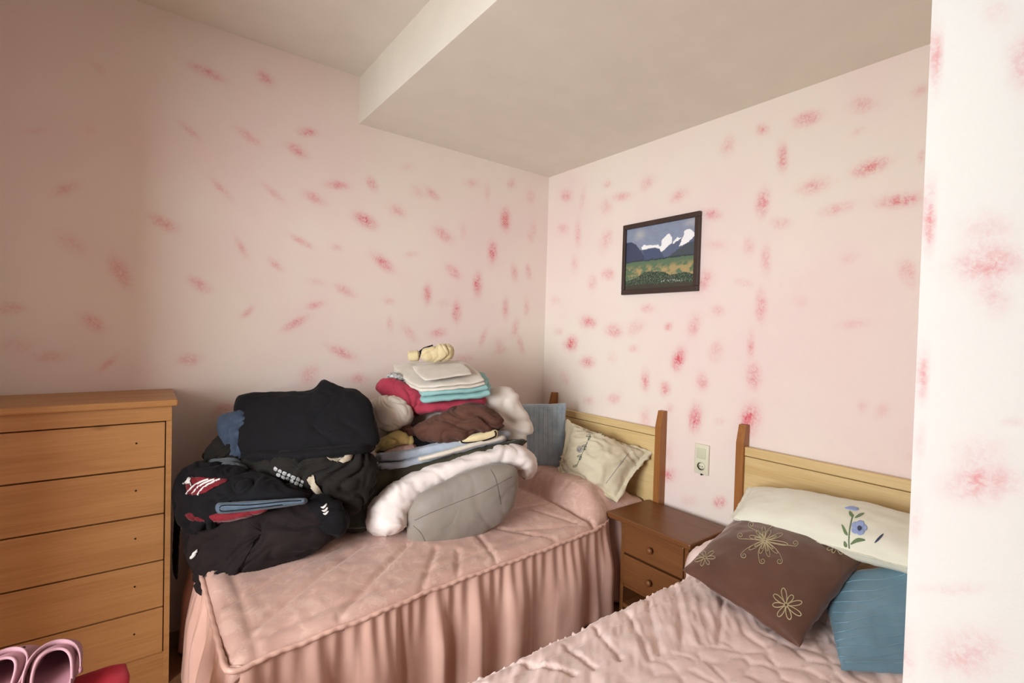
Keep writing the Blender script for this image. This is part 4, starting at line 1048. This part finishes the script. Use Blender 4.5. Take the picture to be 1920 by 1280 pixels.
nk = folded('towel', [U(770, 684, 2.45), U(868, 679, 2.50), U(888, 698, 2.33), U(795, 711, 2.25)], 0.014, 1, M['palewhite'], amp=0.004, edge=0.01)
tag(nk, 'small off-white folded hand towel lying on the off-white blanket', 'towel', G2)
pr = puff('scarf', [(724, 705), (735, 698), (752, 702), (762, 712), (745, 716), (728, 712)], 2.44, 0.04, 0.06, M['printbw'], amp=0.004, off=40)
tag(pr, 'black and white printed cloth peeking out left of the off-white blanket', 'cloth', G2)
rt = empty('rolled_towel', U(806, 676, 2.55), 'cream rolled towel with black band on top of the bedding pile', 'towel', G2)
band('roll', [(789, 666, 10, 2.46), (808, 663, 14, 2.47), (830, 660, 15, 2.48), (850, 658, 13, 2.50)], 0.06, M['creamterry'], rt, amp=0.016, ridge=0.7, off=41, endcap=0.2)
band('roll_end', [(764, 668, 10, 2.54), (776, 667, 10, 2.54), (787, 666, 10, 2.54)], 0.04, M['creamterry'], rt, amp=0.004, off=42, endcap=0.2)
vv, ff_ = tube_data([U(x, y, 2.46) for x, y in ((812, 649), (796, 654), (788, 660), (788, 667), (796, 672), (808, 674))], 0.009, 8); mesh('black_band', vv, ff_, M['black'], rt)

# ------------------------------------------------------------------ stool, red cloth and clogs by the camera
M['clog'] = plain('pink_foam', srgb(172, 130, 138), 0.75, 0.3, 200, 0.03)
M['clog_in'] = plain('pink_foam_insole', srgb(150, 104, 114), 0.8, 0.2, 300, 0.03)
M['redfold'] = fabric('red_cotton', srgb(176, 30, 50), srgb(160, 24, 42), 0.85, 0.15, 6)
so = empty('stool', (-2.57, -1.33, 0), 'low wooden stool under the red cloth', 'stool')
box('seat', -2.77, -2.37, -1.55, -1.14, 0.475, 0.505, M['honey'], so, 0.006)
for x in (-2.75, -2.43):
    for y in (-1.53, -1.20): box('leg', x, x + .04, y, y + .04, 0, 0.475, M['honey'], so, 0.004)
rc = folded('folded_cloth', [(-2.80, -1.10, .55), (-2.325, -1.10, .55), (-2.35, -1.56, .55), (-2.80, -1.56, .55)], 0.045, 2, M['redfold'], amp=0.008, jit=0.008, scale=5)
tag(rc, 'red folded cloth under the pink clogs in front of the dresser', 'cloth')
def clog(hx, hy, z0, yaw, label, mirror=1):
    e = empty('clog', (hx, hy, z0), label, 'clog', 'pink clogs')
    c_, s_ = math.cos(yaw), math.sin(yaw)
    def W(p): return (hx + p[0] * mirror * c_ - p[1] * s_, hy + p[0] * mirror * s_ + p[1] * c_, z0 + p[2])
    Ln = 0.245
    def hw(y):
        t_ = y / Ln
        b = 0.034 + 0.017 * float(sm(.25, .7, np.array(t_)))
        if t_ < .14: b *= math.sqrt(max(1 - ((.14 - t_) / .14) ** 2, 0))
        if t_ > .74: b *= math.sqrt(max(1 - ((t_ - .74) / .26) ** 2, 0))
        return b
    ys = Ln * (0.5 - 0.5 * np.cos(np.linspace(0, math.pi, 34)))
    ring = [(hw(y), y) for y in ys] + [(-hw(y), y) for y in ys[::-1][1:-1]]
    nr = len(ring)
    prof = [(0.90, 0.0), (1.0, 0.006), (1.0, 0.022), (0.97, 0.030), (0.90, 0.030), (0.86, 0.022)]
    v = [W(((x) * k, (y - Ln / 2) * (1 - (1 - k) * .45) + Ln / 2, z)) for k, z in prof for x, y in ring]
    f = []
    for a in range(len(prof) - 1):
        for i in range(nr): f.append([a * nr + i, a * nr + (i + 1) % nr, (a + 1) * nr + (i + 1) % nr, (a + 1) * nr + i])
    f.append(list(range(nr))[::-1])
    mesh('sole', v, f, M['clog'], e)
    v = [W((x * .88, (y - Ln / 2) * .945 + Ln / 2, .0225)) for x, y in ring]
    v2 = [(a, b, c - .004) for a, b, c in v]
    mesh('insole', v + v2, [list(range(nr))] + [[i, (i + 1) % nr, nr + (i + 1) % nr, nr + i] for i in range(nr)], M['clog_in'], e)
    nt, nsx = 25, 18; V1, V0 = [], []; rim = []
    for i in range(nt):
        th = math.pi * i / (nt - 1)
        y0 = .062 + .072 * math.sin(th) ** 1.2
        for j in range(nsx):
            s2_ = math.sin(j / (nsx - 1) * math.pi / 2); y = y0 + (Ln - .001 - y0) * s2_
            H = .052 * (1 - .42 * float(sm(.5, 1.0, np.array(y / Ln)))) * (1 if y < Ln * .8 else math.sqrt(max(1 - ((y - Ln * .8) / (Ln * .2)) ** 2, 0)))
            for lst, k in ((V1, 1.0), (V0, 0.93)):
                lst.append(W((hw(y) * k * math.cos(th), y, .022 + H * k * math.sin(th) ** .75)))
        rim.append(V1[-nsx])
    n_ = len(V1); f = grid_faces(nt, nsx, 0, False) + grid_faces(nt, nsx, n_, True) + [[i * nsx, n_ + i * nsx, n_ + (i + 1) * nsx, (i + 1) * nsx] for i in range(nt - 1)]
    up = mesh('upper', V1 + V0, f, M['clog'], e)
    v, f = tube_data(rim, 0.0035, 7); mesh('collar', v, f, M['clog'], up)
    for (dx, y) in ((-.02, .165), (.0, .17), (.02, .165), (-.012, .19), (.012, .19)):
        th = math.acos(max(-1, min(1, dx / hw(y)))); H = .052 * (1 - .42 * float(sm(.5, 1.0, np.array(y / Ln))))
        cz = .022 + H * math.sin(th) ** .75
        ringp = [W((dx + .004 * math.cos(w_), y + .004 * math.sin(w_), cz + .0012)) for w_ in np.linspace(0, 6.28, 10)[:-1]]
        low = [(a, b, c - .003) for a, b, c in ringp]
        mesh('vent_hole', ringp + low, [list(range(9))] + [[i, (i + 1) % 9, 9 + (i + 1) % 9, 9 + i] for i in range(9)], M['dark'], up)  # dark disc laid on the upper, imitating the shade inside a vent
    st_ = []
    for w_ in np.linspace(0, math.pi, 21):
        st_.append(((.050 + .004 * math.sin(w_)) * math.cos(w_), .070 + .095 * math.sin(w_) ** .8, .045 + .036 * math.sin(w_) ** .8))
    va = [W((x, y, z)) for x, y, z in st_]; vb_ = [W((x * .98, y + .004, z - .016)) for x, y, z in st_]
    vc = [W((x * .93, y - .004, z)) for x, y, z in st_]; vd_ = [W((x * .92, y, z - .016)) for x, y, z in st_]
    f = []
    for i in range(20):
        for a, b in ((0, 1), (1, 3), (3, 2), (2, 0)): f.append([a * 21 + i, b * 21 + i, b * 21 + i + 1, a * 21 + i + 1])
    mesh('heel_strap', va + vb_ + vc + vd_, f, M['clog'], e)
    for s3 in (-1, 1):
        q = W((s3 * .049, .068, .040)); v, f = lathe_data([(0, .004), (.006, .003), (.007, -.003), (0, -.004)], (q[0], q[1], q[2]), 'x', 10); mesh('rivet', v, f, M['clog_in'], e)
    return e
tp = at(98, 1203, 2, .595)
clog(tp[0] + .02, tp[1] - .235, .552, math.radians(3), 'pink foam clog on the red cloth, the one nearer the bed', 1)
tp = at(28, 1212, 2, .595)
clog(tp[0] - .03, tp[1] - .235, .552, math.radians(-12), 'pink foam clog on the red cloth, cut by the left picture edge', -1)
